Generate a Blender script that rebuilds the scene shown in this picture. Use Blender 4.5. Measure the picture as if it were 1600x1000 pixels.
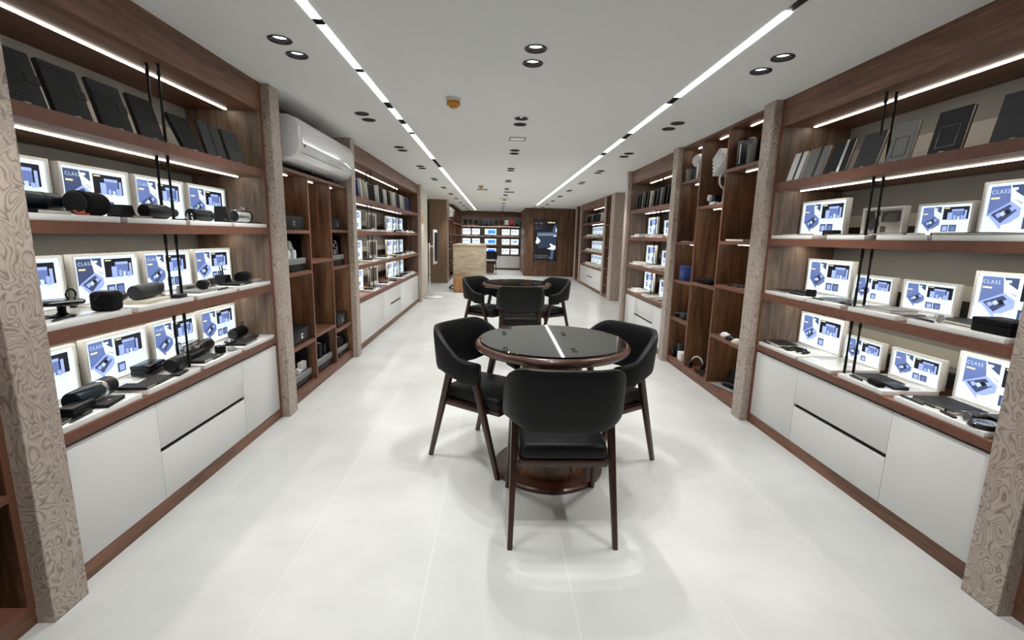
import bpy, bmesh, math, random
from mathutils import Vector, Matrix
PI = math.pi
sc = bpy.context.scene
for o in list(bpy.data.objects): bpy.data.objects.remove(o)
COL = sc.collection

# ------------------------------------------------------------------ camera
F_PX, CAM_H = 726.74, 1.42
pitch, yaw, roll = .1786, .0352, .0216
fw = Vector((math.sin(yaw)*math.cos(pitch), math.cos(yaw)*math.cos(pitch), -math.sin(pitch)))
rt = Vector((math.cos(yaw), -math.sin(yaw), 0)); up = rt.cross(fw)
r2 = math.cos(roll)*rt + math.sin(roll)*up; u2 = -math.sin(roll)*rt + math.cos(roll)*up
cam = bpy.data.cameras.new('camera'); cam.sensor_width = 36; cam.sensor_fit = 'HORIZONTAL'
cam.lens = F_PX/1600*36; cam.clip_start = .05
camo = bpy.data.objects.new('camera', cam); COL.objects.link(camo)
m = Matrix((r2, u2, -fw)).transposed().to_4x4(); m.translation = (0, 0, CAM_H)
camo.matrix_world = m; sc.camera = camo

# ------------------------------------------------------------------ world, exposure, light levels
w = bpy.data.worlds.new('world'); sc.world = w; w.use_nodes = True
w.node_tree.nodes['Background'].inputs[0].default_value = (.9, .95, 1, 1)
w.node_tree.nodes['Background'].inputs[1].default_value = .05
sc.view_settings.view_transform = 'Standard'; sc.view_settings.look = 'None'
sc.view_settings.exposure = 0.17; sc.view_settings.gamma = 1.0
sc.view_settings.use_curve_mapping = False
sc.cycles.use_denoising = True
sc.cycles.max_bounces = 5; sc.cycles.diffuse_bounces = 3; sc.cycles.glossy_bounces = 3; sc.cycles.transmission_bounces = 3
sc.cycles.use_adaptive_sampling = True; sc.cycles.adaptive_threshold = .03
sc.cycles.caustics_reflective = False; sc.cycles.caustics_refractive = False
TRACK_E, SPOT_W, LED_E, BOX_E = 12.0, 37.0, 15.0, .90

# ------------------------------------------------------------------ helpers
MATS = {}
def nmat(name):
    m = bpy.data.materials.new(name); m.use_nodes = True
    nt = m.node_tree; b = nt.nodes['Principled BSDF']; MATS[name] = m
    return m, nt, b
def mat(name, col, rough=.5, metal=0, spec=.5, coat=0, trans=0, noise=0, nscale=30, bump=0):
    m, nt, b = nmat(name)
    b.inputs['Base Color'].default_value = (*col, 1); b.inputs['Roughness'].default_value = rough
    b.inputs['Metallic'].default_value = metal; b.inputs['Specular IOR Level'].default_value = spec
    b.inputs['Coat Weight'].default_value = coat; b.inputs['Transmission Weight'].default_value = trans
    if noise or bump:
        g = nt.nodes.new('ShaderNodeNewGeometry'); n = nt.nodes.new('ShaderNodeTexNoise')
        n.inputs['Scale'].default_value = nscale; n.inputs['Detail'].default_value = 4
        nt.links.new(g.outputs['Position'], n.inputs['Vector'])
        if noise:
            r = nt.nodes.new('ShaderNodeValToRGB')
            r.color_ramp.elements[0].position = .3; r.color_ramp.elements[1].position = .7
            r.color_ramp.elements[0].color = (*[c*(1-noise) for c in col], 1)
            r.color_ramp.elements[1].color = (*[min(1, c*(1+noise)) for c in col], 1)
            nt.links.new(n.outputs['Fac'], r.inputs['Fac']); nt.links.new(r.outputs['Color'], b.inputs['Base Color'])
        if bump:
            bp = nt.nodes.new('ShaderNodeBump'); bp.inputs['Strength'].default_value = bump; bp.inputs['Distance'].default_value = .002
            nt.links.new(n.outputs['Fac'], bp.inputs['Height']); nt.links.new(bp.outputs['Normal'], b.inputs['Normal'])
    return m
def emit(name, col, strength, sampled=True):
    m, nt, b = nmat(name)
    b.inputs['Base Color'].default_value = (*[c*.5 for c in col], 1)
    b.inputs['Emission Color'].default_value = (*col, 1); b.inputs['Emission Strength'].default_value = strength
    b.inputs['Roughness'].default_value = .4
    if not sampled: m.cycles.emission_sampling = 'NONE'
    return m
def wood(name, dark, light, axis, rough=.45, scale=1.0, coat=0):
    m, nt, b = nmat(name); L = nt.links.new
    g = nt.nodes.new('ShaderNodeNewGeometry'); mp = nt.nodes.new('ShaderNodeMapping')
    s = [11*scale]*3; s['xyz'.index(axis)] = .9*scale; mp.inputs['Scale'].default_value = s
    L(g.outputs['Position'], mp.inputs['Vector'])
    n = nt.nodes.new('ShaderNodeTexNoise'); n.inputs['Scale'].default_value = 1.6; n.inputs['Detail'].default_value = 6
    n.inputs['Roughness'].default_value = .62; n.inputs['Distortion'].default_value = .7
    L(mp.outputs['Vector'], n.inputs['Vector'])
    wv = nt.nodes.new('ShaderNodeTexNoise'); wv.inputs['Scale'].default_value = 9; wv.inputs['Detail'].default_value = 3
    L(mp.outputs['Vector'], wv.inputs['Vector'])
    mx = nt.nodes.new('ShaderNodeMath'); mx.operation = 'MULTIPLY_ADD'; mx.inputs[1].default_value = .35
    L(wv.outputs['Fac'], mx.inputs[0]); L(n.outputs['Fac'], mx.inputs[2])
    r = nt.nodes.new('ShaderNodeValToRGB'); e = r.color_ramp.elements
    e[0].position = .48; e[0].color = (*dark, 1); e[1].position = .86; e[1].color = (*light, 1)
    k = e.new(.66); k.color = (*[(a+c)/2*.95 for a, c in zip(dark, light)], 1)
    L(mx.outputs[0], r.inputs['Fac']); L(r.outputs['Color'], b.inputs['Base Color'])
    b.inputs['Roughness'].default_value = rough; b.inputs['Coat Weight'].default_value = coat
    b.inputs['Coat Roughness'].default_value = .08
    return m
def stone(name, base, dark, scale=1.0, thin=.16):
    m, nt, b = nmat(name); L = nt.links.new
    g = nt.nodes.new('ShaderNodeNewGeometry'); mp = nt.nodes.new('ShaderNodeMapping')
    mp.inputs['Scale'].default_value = (12*scale, 12*scale, 7.5*scale); L(g.outputs['Position'], mp.inputs['Vector'])
    n = nt.nodes.new('ShaderNodeTexNoise'); n.inputs['Scale'].default_value = 1; n.inputs['Detail'].default_value = 1.2
    n.inputs['Distortion'].default_value = 1.1; L(mp.outputs['Vector'], n.inputs['Vector'])
    mu = nt.nodes.new('ShaderNodeMath'); mu.operation = 'MULTIPLY'; mu.inputs[1].default_value = 25
    L(n.outputs['Fac'], mu.inputs[0])
    fr = nt.nodes.new('ShaderNodeMath'); fr.operation = 'PINGPONG'; fr.inputs[1].default_value = 1
    L(mu.outputs[0], fr.inputs[0])
    n2 = nt.nodes.new('ShaderNodeTexNoise'); n2.inputs['Scale'].default_value = 3; n2.inputs['Detail'].default_value = 3
    L(mp.outputs['Vector'], n2.inputs['Vector'])
    ad = nt.nodes.new('ShaderNodeMath'); ad.operation = 'MULTIPLY_ADD'; ad.inputs[1].default_value = .55; ad.inputs[2].default_value = -.25
    L(n2.outputs['Fac'], ad.inputs[0])
    a2 = nt.nodes.new('ShaderNodeMath'); a2.operation = 'ADD'; L(ad.outputs[0], a2.inputs[0]); L(fr.outputs[0], a2.inputs[1])
    r = nt.nodes.new('ShaderNodeValToRGB'); e = r.color_ramp.elements
    e[0].position = thin*.3; e[0].color = (*dark, 1); e[1].position = .95; e[1].color = (*base, 1)
    k = e.new(thin*2.2); k.color = (*[c*.80 for c in base], 1)
    L(a2.outputs[0], r.inputs['Fac']); L(r.outputs['Color'], b.inputs['Base Color'])
    b.inputs['Roughness'].default_value = .42
    return m

class MB:
    def __init__(s): s.bm = bmesh.new()
    def _fin(s, vs, mi, M=None):
        fs = {f for v in vs for f in v.link_faces}
        for f in fs: f.material_index = mi
        if M is not None: bmesh.ops.transform(s.bm, matrix=M, verts=list(vs))
        return s
    def box(s, a, b, mi=0, bev=0, M=None, seg=2):
        x0, x1 = sorted((a[0], b[0])); y0, y1 = sorted((a[1], b[1])); z0, z1 = sorted((a[2], b[2]))
        V = [s.bm.verts.new(p) for p in ((x0,y0,z0),(x1,y0,z0),(x1,y1,z0),(x0,y1,z0),(x0,y0,z1),(x1,y0,z1),(x1,y1,z1),(x0,y1,z1))]
        F = [s.bm.faces.new([V[i] for i in q]) for q in ((0,3,2,1),(4,5,6,7),(0,1,5,4),(1,2,6,5),(2,3,7,6),(3,0,4,7))]
        vs = set(V)
        if bev:
            es = {e for f in F for e in f.edges}
            g = bmesh.ops.bevel(s.bm, geom=list(es), offset=bev, segments=seg, affect='EDGES', profile=.5)
            vs = {v for v in V if v.is_valid} | {v for v in g['verts'] if v.is_valid}
            vs |= {v for f in g['faces'] if f.is_valid for v in f.verts}
        return s._fin(vs, mi, M)
    def prism(s, poly, h0, h1, axis='z', mi=0, M=None):
        def p3(a, b, h): return {'z': (a, b, h), 'y': (a, h, b), 'x': (h, a, b)}[axis]
        A = [s.bm.verts.new(p3(a, b, h0)) for a, b in poly]; B = [s.bm.verts.new(p3(a, b, h1)) for a, b in poly]
        n = len(poly)
        s.bm.faces.new(A[::-1]); s.bm.faces.new(B)
        for i in range(n): s.bm.faces.new((A[i], A[(i+1) % n], B[(i+1) % n], B[i]))
        return s._fin(set(A+B), mi, M)
    def lathe(s, prof, mi=0, seg=24, M=None, cap=True):
        """prof: list of (r, z) around local z"""
        rings = []; allv = set()
        for r, z in prof:
            if r < 1e-6: ring = [s.bm.verts.new((0, 0, z))]
            else: ring = [s.bm.verts.new((r*math.cos(2*PI*i/seg), r*math.sin(2*PI*i/seg), z)) for i in range(seg)]
            rings.append(ring); allv |= set(ring)
        for a, b in zip(rings, rings[1:]):
            for i in range(seg):
                j = (i+1) % seg
                if len(a) == 1 and len(b) == 1: continue
                if len(a) == 1: s.bm.faces.new((a[0], b[j], b[i]))
                elif len(b) == 1: s.bm.faces.new((a[i], a[j], b[0]))
                else: s.bm.faces.new((a[i], a[j], b[j], b[i]))
        if cap:
            if len(rings[0]) > 1: s.bm.faces.new(rings[0][::-1])
            if len(rings[-1]) > 1: s.bm.faces.new(rings[-1])
        return s._fin(allv, mi, M)
    def tube(s, pts, r, mi=0, seg=8, closed=False, M=None):
        pts = [Vector(p) for p in pts]; n = len(pts); rings = []; allv = set()
        rr = r if isinstance(r, (list, tuple)) else [r]*n
        for i, p in enumerate(pts):
            a = pts[(i-1) % n] if (i > 0 or closed) else p; b = pts[(i+1) % n] if (i < n-1 or closed) else p
            t = (b-a).normalized(); ref = Vector((0, 0, 1)) if abs(t.z) < .9 else Vector((1, 0, 0))
            u = t.cross(ref).normalized(); v = t.cross(u)
            ring = [s.bm.verts.new(p + rr[i]*(math.cos(2*PI*k/seg)*u + math.sin(2*PI*k/seg)*v)) for k in range(seg)]
            rings.append(ring); allv |= set(ring)
        for i in range(n if closed else n-1):
            a, b = rings[i], rings[(i+1) % n]
            for k in range(seg): s.bm.faces.new((a[k], b[k], b[(k+1) % seg], a[(k+1) % seg]))
        if not closed: s.bm.faces.new(rings[0]); s.bm.faces.new(rings[-1][::-1])
        return s._fin(allv, mi, M)
    def grid(s, P, mi=0, closeu=False, closev=False):
        V = [[s.bm.verts.new(p) for p in row] for row in P]; nu, nv = len(V), len(V[0])
        for i in range(nu if closeu else nu-1):
            for j in range(nv if closev else nv-1):
                s.bm.faces.new((V[i][j], V[(i+1) % nu][j], V[(i+1) % nu][(j+1) % nv], V[i][(j+1) % nv]))
        for row in V:
            for v in row:
                for f in v.link_faces: f.material_index = mi
        return V
    def poly(s, pts, mi=0, M=None):
        V = [s.bm.verts.new(p) for p in pts]; s.bm.faces.new(V); return s._fin(set(V), mi, M)
    def mesh(s, name, smooth=True):
        bmesh.ops.recalc_face_normals(s.bm, faces=s.bm.faces[:])
        me = bpy.data.meshes.new(name); s.bm.to_mesh(me); s.bm.free()
        if smooth:
            me.polygons.foreach_set('use_smooth', [True]*len(me.polygons)); me.set_sharp_from_angle(angle=math.radians(38))
        return me
def T(x=0, y=0, z=0): return Matrix.Translation((x, y, z))
def RX(a): return Matrix.Rotation(a, 4, 'X')
def RY(a): return Matrix.Rotation(a, 4, 'Y')
def RZ(a): return Matrix.Rotation(a, 4, 'Z')

def link(name, me, mats, parent=None):
    o = bpy.data.objects.new(name, me)
    for k in (mats if isinstance(mats, (list, tuple)) else [mats]):
        if len(o.data.materials) < (len(mats) if isinstance(mats, (list, tuple)) else 1): o.data.materials.append(MATS[k])
    COL.objects.link(o)
    if parent is not None: o.parent = parent
    return o
def part(name, mb, mats, parent=None, off=None, smooth=True):
    """off: world origin subtracted from the vertices (parts built in world coordinates)"""
    if off is None and parent is not None and parent.get('_org') is not None: off = parent['_org']
    if off is not None: bmesh.ops.translate(mb.bm, vec=-Vector(off), verts=mb.bm.verts[:])
    o = link(name, mb.mesh(name, smooth), mats, parent)
    if parent is not None and parent.get('_org') is not None: o['_org'] = tuple(parent['_org'])
    return o
def tag(o, label, cat, group=None, kind=None):
    if label: o['label'] = label
    if cat: o['category'] = cat
    if group: o['group'] = group
    if kind: o['kind'] = kind
    return o
def thing(name, label, cat, loc, rz=0, group=None, world=False):
    o = bpy.data.objects.new(name, None); o.empty_display_size = .05; COL.objects.link(o)
    o.location = loc; o.rotation_euler = (0, 0, rz)
    if world: o['_org'] = tuple(loc)
    return tag(o, label, cat, group)
def solo(name, mb, mats, label, cat, loc, rz=0, group=None):
    o = link(name, mb.mesh(name), mats); o.location = loc; o.rotation_euler = (0, 0, rz)
    return tag(o, label, cat, group)
def struct(name, mb, mats, smooth=False):
    o = link(name, mb.mesh(name, smooth), mats); o['kind'] = 'structure'; return o
def copy_tree(o, parent=None):
    c = o.copy(); COL.objects.link(c); c.parent = parent
    for ch in o.children: copy_tree(ch, c)
    return c
def text_mesh(mb, s, size, M, mi=0, spacing=1.0, ext=0.0):
    cu = bpy.data.curves.new('t', 'FONT'); cu.body = s; cu.size = size; cu.resolution_u = 2; cu.space_character = spacing; cu.extrude = ext
    o = bpy.data.objects.new('t', cu); COL.objects.link(o); bpy.context.view_layer.update()
    me = bpy.data.meshes.new_from_object(o.evaluated_get(bpy.context.evaluated_depsgraph_get()))
    me.transform(M)
    n0 = len(mb.bm.faces); mb.bm.from_mesh(me); mb.bm.faces.ensure_lookup_table()
    for f in mb.bm.faces[n0:]: f.material_index = mi
    bpy.data.objects.remove(o); bpy.data.curves.remove(cu); bpy.data.meshes.remove(me)
ORD = ['first', 'second', 'third', 'fourth', 'fifth', 'sixth', 'seventh', 'eighth', 'ninth', 'tenth', 'eleventh', 'twelfth',
       'thirteenth', 'fourteenth', 'fifteenth', 'sixteenth', 'seventeenth', 'eighteenth', 'nineteenth', 'twentieth']

# ------------------------------------------------------------------ materials
wood('walnut_v', (.050, .021, .010), (.215, .105, .052), 'z')
wood('walnut_y', (.080, .034, .018), (.26, .116, .062), 'y')
wood('walnut_x', (.062, .027, .015), (.20, .094, .053), 'x')
wood('greywood_v', (.085, .053, .034), (.24, .168, .118), 'z', scale=1.3)
wood('chair_wood', (.018, .0065, .004), (.055, .019, .010), 'z', rough=.3, coat=.3)
wood('table_wood', (.05, .018, .008), (.22, .088, .036), 'z', rough=.22, scale=2.2, coat=.6)
wood('rim_wood', (.045, .014, .007), (.085, .028, .014), 'x', rough=.32, scale=2.5, coat=.25)
wood('honey_wood', (.20, .09, .03), (.50, .25, .10), 'z', rough=.4)
mat('edging', (.172, .068, .041), .45, noise=.10, nscale=25)
stone('pillar_stone', (.53, .44, .375), (.255, .195, .16))
stone('brown_stone', (.30, .195, .12), (.10, .055, .03), scale=.9)
mat('gloss_white', (.80, .80, .80), .12, coat=.5)
mat('white_lacquer', (.78, .78, .77), .28, coat=.2)
mat('black_gap', (.004, .004, .004), .6)
mat('grey_panel', (.27, .265, .245), .6, noise=.05, nscale=4)
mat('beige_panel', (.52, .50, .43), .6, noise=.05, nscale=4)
mat('dark_panel', (.012, .010, .008), .6)
mat('ceiling_paint', (.80, .805, .79), .8)
mat('wall_paint', (.66, .60, .52), .7, noise=.04, nscale=6)
mat('tile', (.565, .572, .555), .28, noise=.11, nscale=1.7)
mat('grout', (.72, .72, .71), .8)
mat('leather', (.005, .0056, .0062), .5, spec=.26, bump=.12, nscale=260)
mat('glass_black', (.006, .006, .006), .03, spec=.5, coat=.25)
mat('black_plastic', (.006, .006, .007), .42, spec=.3, noise=.1, nscale=60)
mat('black_fabric', (.005, .005, .0055), .8, spec=.15, bump=.25, nscale=500)
mat('black_gloss', (.008, .009, .011), .18)
mat('black_leather', (.010, .011, .012), .55, spec=.25, bump=.2, nscale=300)
mat('black_metal', (.012, .012, .012), .35, metal=.6)
mat('navy_metal', (.014, .028, .04), .35, metal=.4)
mat('navy_cover', (.025, .035, .12), .55)
mat('grey_cover', (.20, .20, .20), .6, noise=.06, nscale=80)
mat('dark_grey', (.032, .034, .038), .5, spec=.3)
mat('charcoal', (.016, .017, .019), .55, spec=.25, bump=.2, nscale=300)
mat('cream', (.62, .58, .46), .6)
mat('paper', (.75, .72, .62), .8)
mat('white_plastic', (.80, .80, .80), .3)
mat('acrylic', (.80, .80, .78), .15, coat=.4)
mat('silver', (.62, .62, .62), .25, metal=1)
mat('chrome', (.75, .75, .75), .1, metal=1)
mat('orange_plastic', (.55, .26, .02), .5)
mat('red_plastic', (.55, .09, .05), .5)
mat('red_cover', (.50, .02, .05), .55)
mat('teal_cover', (.012, .055, .05), .6)
mat('purple_cover', (.06, .05, .17), .6)
mat('blue_cover', (.03, .05, .22), .55)
mat('clear_glass', (.9, .92, .95), .05, trans=.9)
mat('print_navy', (.02, .035, .07), .3)
mat('print_blue', (.045, .085, .16), .3)
mat('print_grey', (.25, .25, .28), .4)
mat('print_skin', (.80, .76, .78), .4)
emit('track_light', (1, 1, .985), TRACK_E)
emit('led_strip', (1, .93, .81), LED_E)
emit('lamp_face', (1, .97, .93), 8, False)
# backlit picture colours
BX = [('px_white', (.80, .96, 1.0), 1.0), ('px_black', (.006, .007, .015), 1), ('px_navy', (.055, .075, .17), 1), ('px_blue', (.13, .19, .44), 1), ('px_light', (.36, .47, .86), 1),
      ('px_yellow', (1, .86, .48), 1), ('px_skin', (1, .88, .90), 1), ('px_grey', (.56, .72, .76), 1), ('px_bright', (.03, .15, .85), 1), ('px_cyan', (.04, .27, .75), 1)]
for n_, c_, k_ in BX: emit(n_, c_, BOX_E*k_, n_ == 'px_white')
PXM = [b[0] for b in BX]; WH, BK, NV, BL, LT, YE, SK, GR, BR, CY = range(10)
for n_, c_ in (('off_white', (.42, .40, .36)), ('off_dark', (.03, .025, .022)), ('off_mid', (.10, .085, .075))): mat(n_, c_, .35)
OFFM = ['off_white', 'off_dark', 'off_dark', 'off_mid', 'off_mid', 'off_mid', 'off_white', 'off_mid', 'off_mid', 'off_mid']

# ------------------------------------------------------------------ dimensions
XL, XR, XF = -1.643, 2.028, 2.63          # front planes of left, right and far right fitments
CEIL = 2.414
Z_WT, Z_WTT = .592, .636
SH = [(.985, 1.035), (1.393, 1.440), (1.787, 1.840)]   # s3, s2, s1 bottom/top
Z_SOF = 2.227
Y_BACK = 20.1

# ------------------------------------------------------------------ floor
mb = MB(); mb.box((-3.3, -2.6, -.08), (3.5, 20.4, -.0006)); floor = struct('floor', mb, 'grout')
TW, TL, GAP = .5975, 1.25, .0028
mb = MB(); mb.box((GAP/2, GAP/2, -.0006), (TW-GAP/2, TL-GAP/2, 0), bev=0)
tile_me = mb.mesh('floor_tile', False); tile_me.materials.append(MATS['tile'])
for i in range(-6, 6):
    for j in range(-3, 15):
        x = -.272 + TW*i; y = 2.058 + TL*j
        if x < -3.2 or x+TW > 3.45 or y > 20.3: continue
        if (y < 9 and x+TW < -1.75) or (y < 5.9 and x > 2.1): continue
        o = bpy.data.objects.new('floor_tile', tile_me); COL.objects.link(o); o.parent = floor; o.location = (x, y, 0)

# ------------------------------------------------------------------ ceiling with recesses for downlights and tracks
TRX = (-.872, 1.262)
ROWS = (-1.161, .192, 1.548)
DOWN = []
for r_, xr in enumerate(ROWS):
    for k in range(-1, 12):  # farthest pairs of each row are added to brighten the far end
        y0 = 2.715 + 1.512*k
        DOWN += [(xr, y0, r_, k, 0), (xr, y0+.215, r_, k, 1)]
mb = MB(); hw = .023
for x0, x1 in ((-3.3, TRX[0]-hw), (TRX[0]+hw, TRX[1]-hw), (TRX[1]+hw, 3.5)): mb.box((x0, -2.6, CEIL), (x1, 20.4, CEIL+.08))
mb.box((-3.3, -2.6, CEIL+.08), (3.5, 20.4, CEIL+.14))
ceil = struct('ceiling', mb, 'ceiling_paint')
cb = MB()
for xr, yd, _, _, _ in DOWN: cb.lathe([(.053, CEIL-.02), (.053, CEIL+.07)], seg=20, M=T(xr, yd, 0))
cut = link('cutter', cb.mesh('cutter', False), 'black_gap')
md = ceil.modifiers.new('holes', 'BOOLEAN'); md.operation = 'DIFFERENCE'; md.object = cut; md.solver = 'EXACT'; md.use_self = True
bpy.context.view_layer.update()
me2 = bpy.data.meshes.new_from_object(ceil.evaluated_get(bpy.context.evaluated_depsgraph_get()))
ceil.modifiers.clear()
if len(me2.polygons) > 200: ceil.data = me2
bpy.data.objects.remove(cut)
for p in ceil.data.polygons: p.use_smooth = False

def downlight_proto():
    t = thing('downlight', 'x', 'downlight', (0, 0, CEIL))
    mb = MB(); mb.lathe([(.050, 0), (.060, -.001), (.061, -.004), (.058, -.006), (.050, -.004), (.047, .012), (.034, .05), (.0335, .052)], seg=24, cap=False)
    part('trim_ring', mb, 'black_metal', t)
    mb = MB(); mb.lathe([(0, .015), (.039, .016), (.039, .020), (0, .022)], seg=20, cap=False); part('lamp', mb, 'lamp_face', t)
    return t
RN = ('left', 'middle', 'right')
spot = bpy.data.lights.new('downlight_beam', 'SPOT'); spot.energy = SPOT_W; spot.spot_size = math.radians(88); spot.spot_blend = .75
spot.shadow_soft_size = .022; spot.color = (1, 1, .985)
proto = downlight_proto()
DL = [proto] + [copy_tree(proto) for _ in DOWN[1:]]
for i, (x, y, r_, k, h) in enumerate(DOWN):
    o = DL[i]
    o.location = (x, y, CEIL)
    o['group'] = 'recessed downlights in three rows'
    if k >= 0: o['label'] = f"black recessed downlight, {('nearer','farther')[h]} of {ORD[k]} pair in {RN[r_]} ceiling row"
    else: o['label'] = f"black recessed downlight over viewer, {RN[r_]} row, {('nearer','farther')[h]} of {('pair behind','pair overhead')[k+2]}"
    lo = bpy.data.objects.new('beam', spot); COL.objects.link(lo); lo.parent = o; lo.location = (0, 0, .005)

def track(x, y0, y1, gaps, label):
    t = thing('track_light', label, 'light', (x, (y0+y1)/2, CEIL), group='linear ceiling tracks', world=True)
    mb = MB(); mb.box((x-.022, y0-.3, CEIL+.008), (x+.022, y1, CEIL+.05)); part('channel', mb, 'black_metal', t)
    y = y0
    for a, b in gaps + [(y1, y1)]:
        if a-y > .02:
            mb = MB(); mb.box((x-.0215, y, CEIL-.002), (x+.0215, a, CEIL+.008)); part('light_bar', mb, 'track_light', t)
        if b-a > .015 and b < y1:
            mb = MB(); mb.box((x-.0215, a+.001, CEIL-.0025), (x+.0215, b-.001, CEIL+.008)); part('blank_plate', mb, 'black_fabric', t)
        y = b
track(TRX[0], -2.2, 19.0, [(2.45, 2.512), (3.12, 3.185), (3.845, 4.025), (4.38, 4.57), (4.90, 5.01), (5.74, 5.765), (6.53, 7.36), (10.5, 10.51), (14, 14.01)], 'left linear ceiling light track with bright bars and dark gaps')
track(TRX[1], 2.22, 15.3, [(3.49, 3.655), (4.295, 4.315), (4.665, 4.935), (5.265, 5.29), (5.71, 5.93), (6.96, 6.985), (8.18, 8.21), (8.75, 8.78), (9.29, 9.32), (12, 12.02)], 'right linear ceiling light track starting with a dark section')
bpy.context.view_layer.update()
tr = [o for o in COL.objects if o.name.startswith('track_light') and o.type == 'EMPTY'][-1]
mb = MB(); mb.box((TRX[1]-.022, -2.2, CEIL+.004), (TRX[1]+.022, 2.22, CEIL+.05)); part('dark_section', mb, 'black_metal', tr)

# ------------------------------------------------------------------ room shell
mb = MB(); mb.box((-2.26, -2.6, 0), (-2.2, 9.9, CEIL)); struct('wall_left', mb, 'wall_paint')
mb = MB(); mb.box((2.6, -2.6, 0), (2.66, 7.5, CEIL)); struct('wall_right', mb, 'wall_paint')
mb = MB(); mb.box((3.3, 7.5, 0), (3.36, 20.3, CEIL)); mb.box((2.66, 7.5, 0), (3.3, 7.56, CEIL)); struct('wall_right_rear', mb, 'wall_paint')
mb = MB(); mb.box((-3.3, 20.25, 0), (3.5, 20.35, CEIL)); struct('wall_back', mb, 'wall_paint')
mb = MB(); mb.box((-3.3, -2.66, 0), (3.5, -2.6, CEIL)); struct('wall_front', mb, 'wall_paint')
mb = MB(); mb.box((-2.2, 10.0, 0), (-1.655, 11.3, CEIL)); struct('wall_left_pier', mb, 'wall_paint')
mb = MB(); mb.box((-3.2, 9.9, 0), (-3.14, 20.25, CEIL)); struct('wall_left_rear', mb, 'wall_paint')
mb = MB(); mb.box((-3.1, 11.44, 0), (-.5, 11.47, .004)); struct('trim_1', mb, 'white_plastic')
mb = MB(); mb.box((-1.80, 3.62, 1.93), (-1.83, 5.285, CEIL)); struct('wall_left_niche', mb, 'walnut_v')

def pillar(f, s, y0, y1, label, proud=.058, depth=.62, m_='pillar_stone', group='stone clad pillars between the bays'):
    mb = MB(); mb.box((f-s*proud, y0, 0), (f+s*depth, y1, CEIL), bev=.003, seg=1)
    loc = (f+s*(depth-proud)/2, (y0+y1)/2, 0)
    bmesh.ops.translate(mb.bm, vec=-Vector(loc), verts=mb.bm.verts[:])
    return solo('stone_pillar', mb, m_, label, 'pillar', loc, 0, group)
PB = [(1.52, 1.665), (3.48, 3.62), (5.285, 5.42)]
for i, (a, b) in enumerate(PB):
    pillar(XL, -1, a, b, f'swirl patterned stone pillar on left, {ORD[i]} from the viewer')
    pillar(XR, 1, a, b, f'swirl patterned stone pillar on right, {ORD[i]} from the viewer')
pillar(XL, -1, 9.87, 10.0, 'narrow stone pillar at far end of the left book shelves')
pillar(XR, 1, 7.23, 7.36, 'narrow stone pillar at far end of right middle bay')
pillar(XF, 1, 10.55, 10.88, 'wide grey stone pier set back on the right', proud=.03, depth=.66)
pillar(XF, 1, 11.42, 11.56, 'slim stone pillar before the rear right cabinet', proud=.03, depth=.6)
pillar(XF, 1, 14.72, 14.88, 'slim stone pillar after the rear right cabinet', proud=.03, depth=.6)
pillar(XF, 1, 15.6, 15.78, 'last slim stone pillar near the wood screen wall', proud=.03, depth=.6)
mb = MB(); mb.box((-.26, 0, 0), (.26, .5, CEIL)); solo('stone_pillar', mb, 'brown_stone', 'broad brown stone pier facing the viewer at left rear', 'pillar', (-1.72, 13.85, 0))

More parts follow.
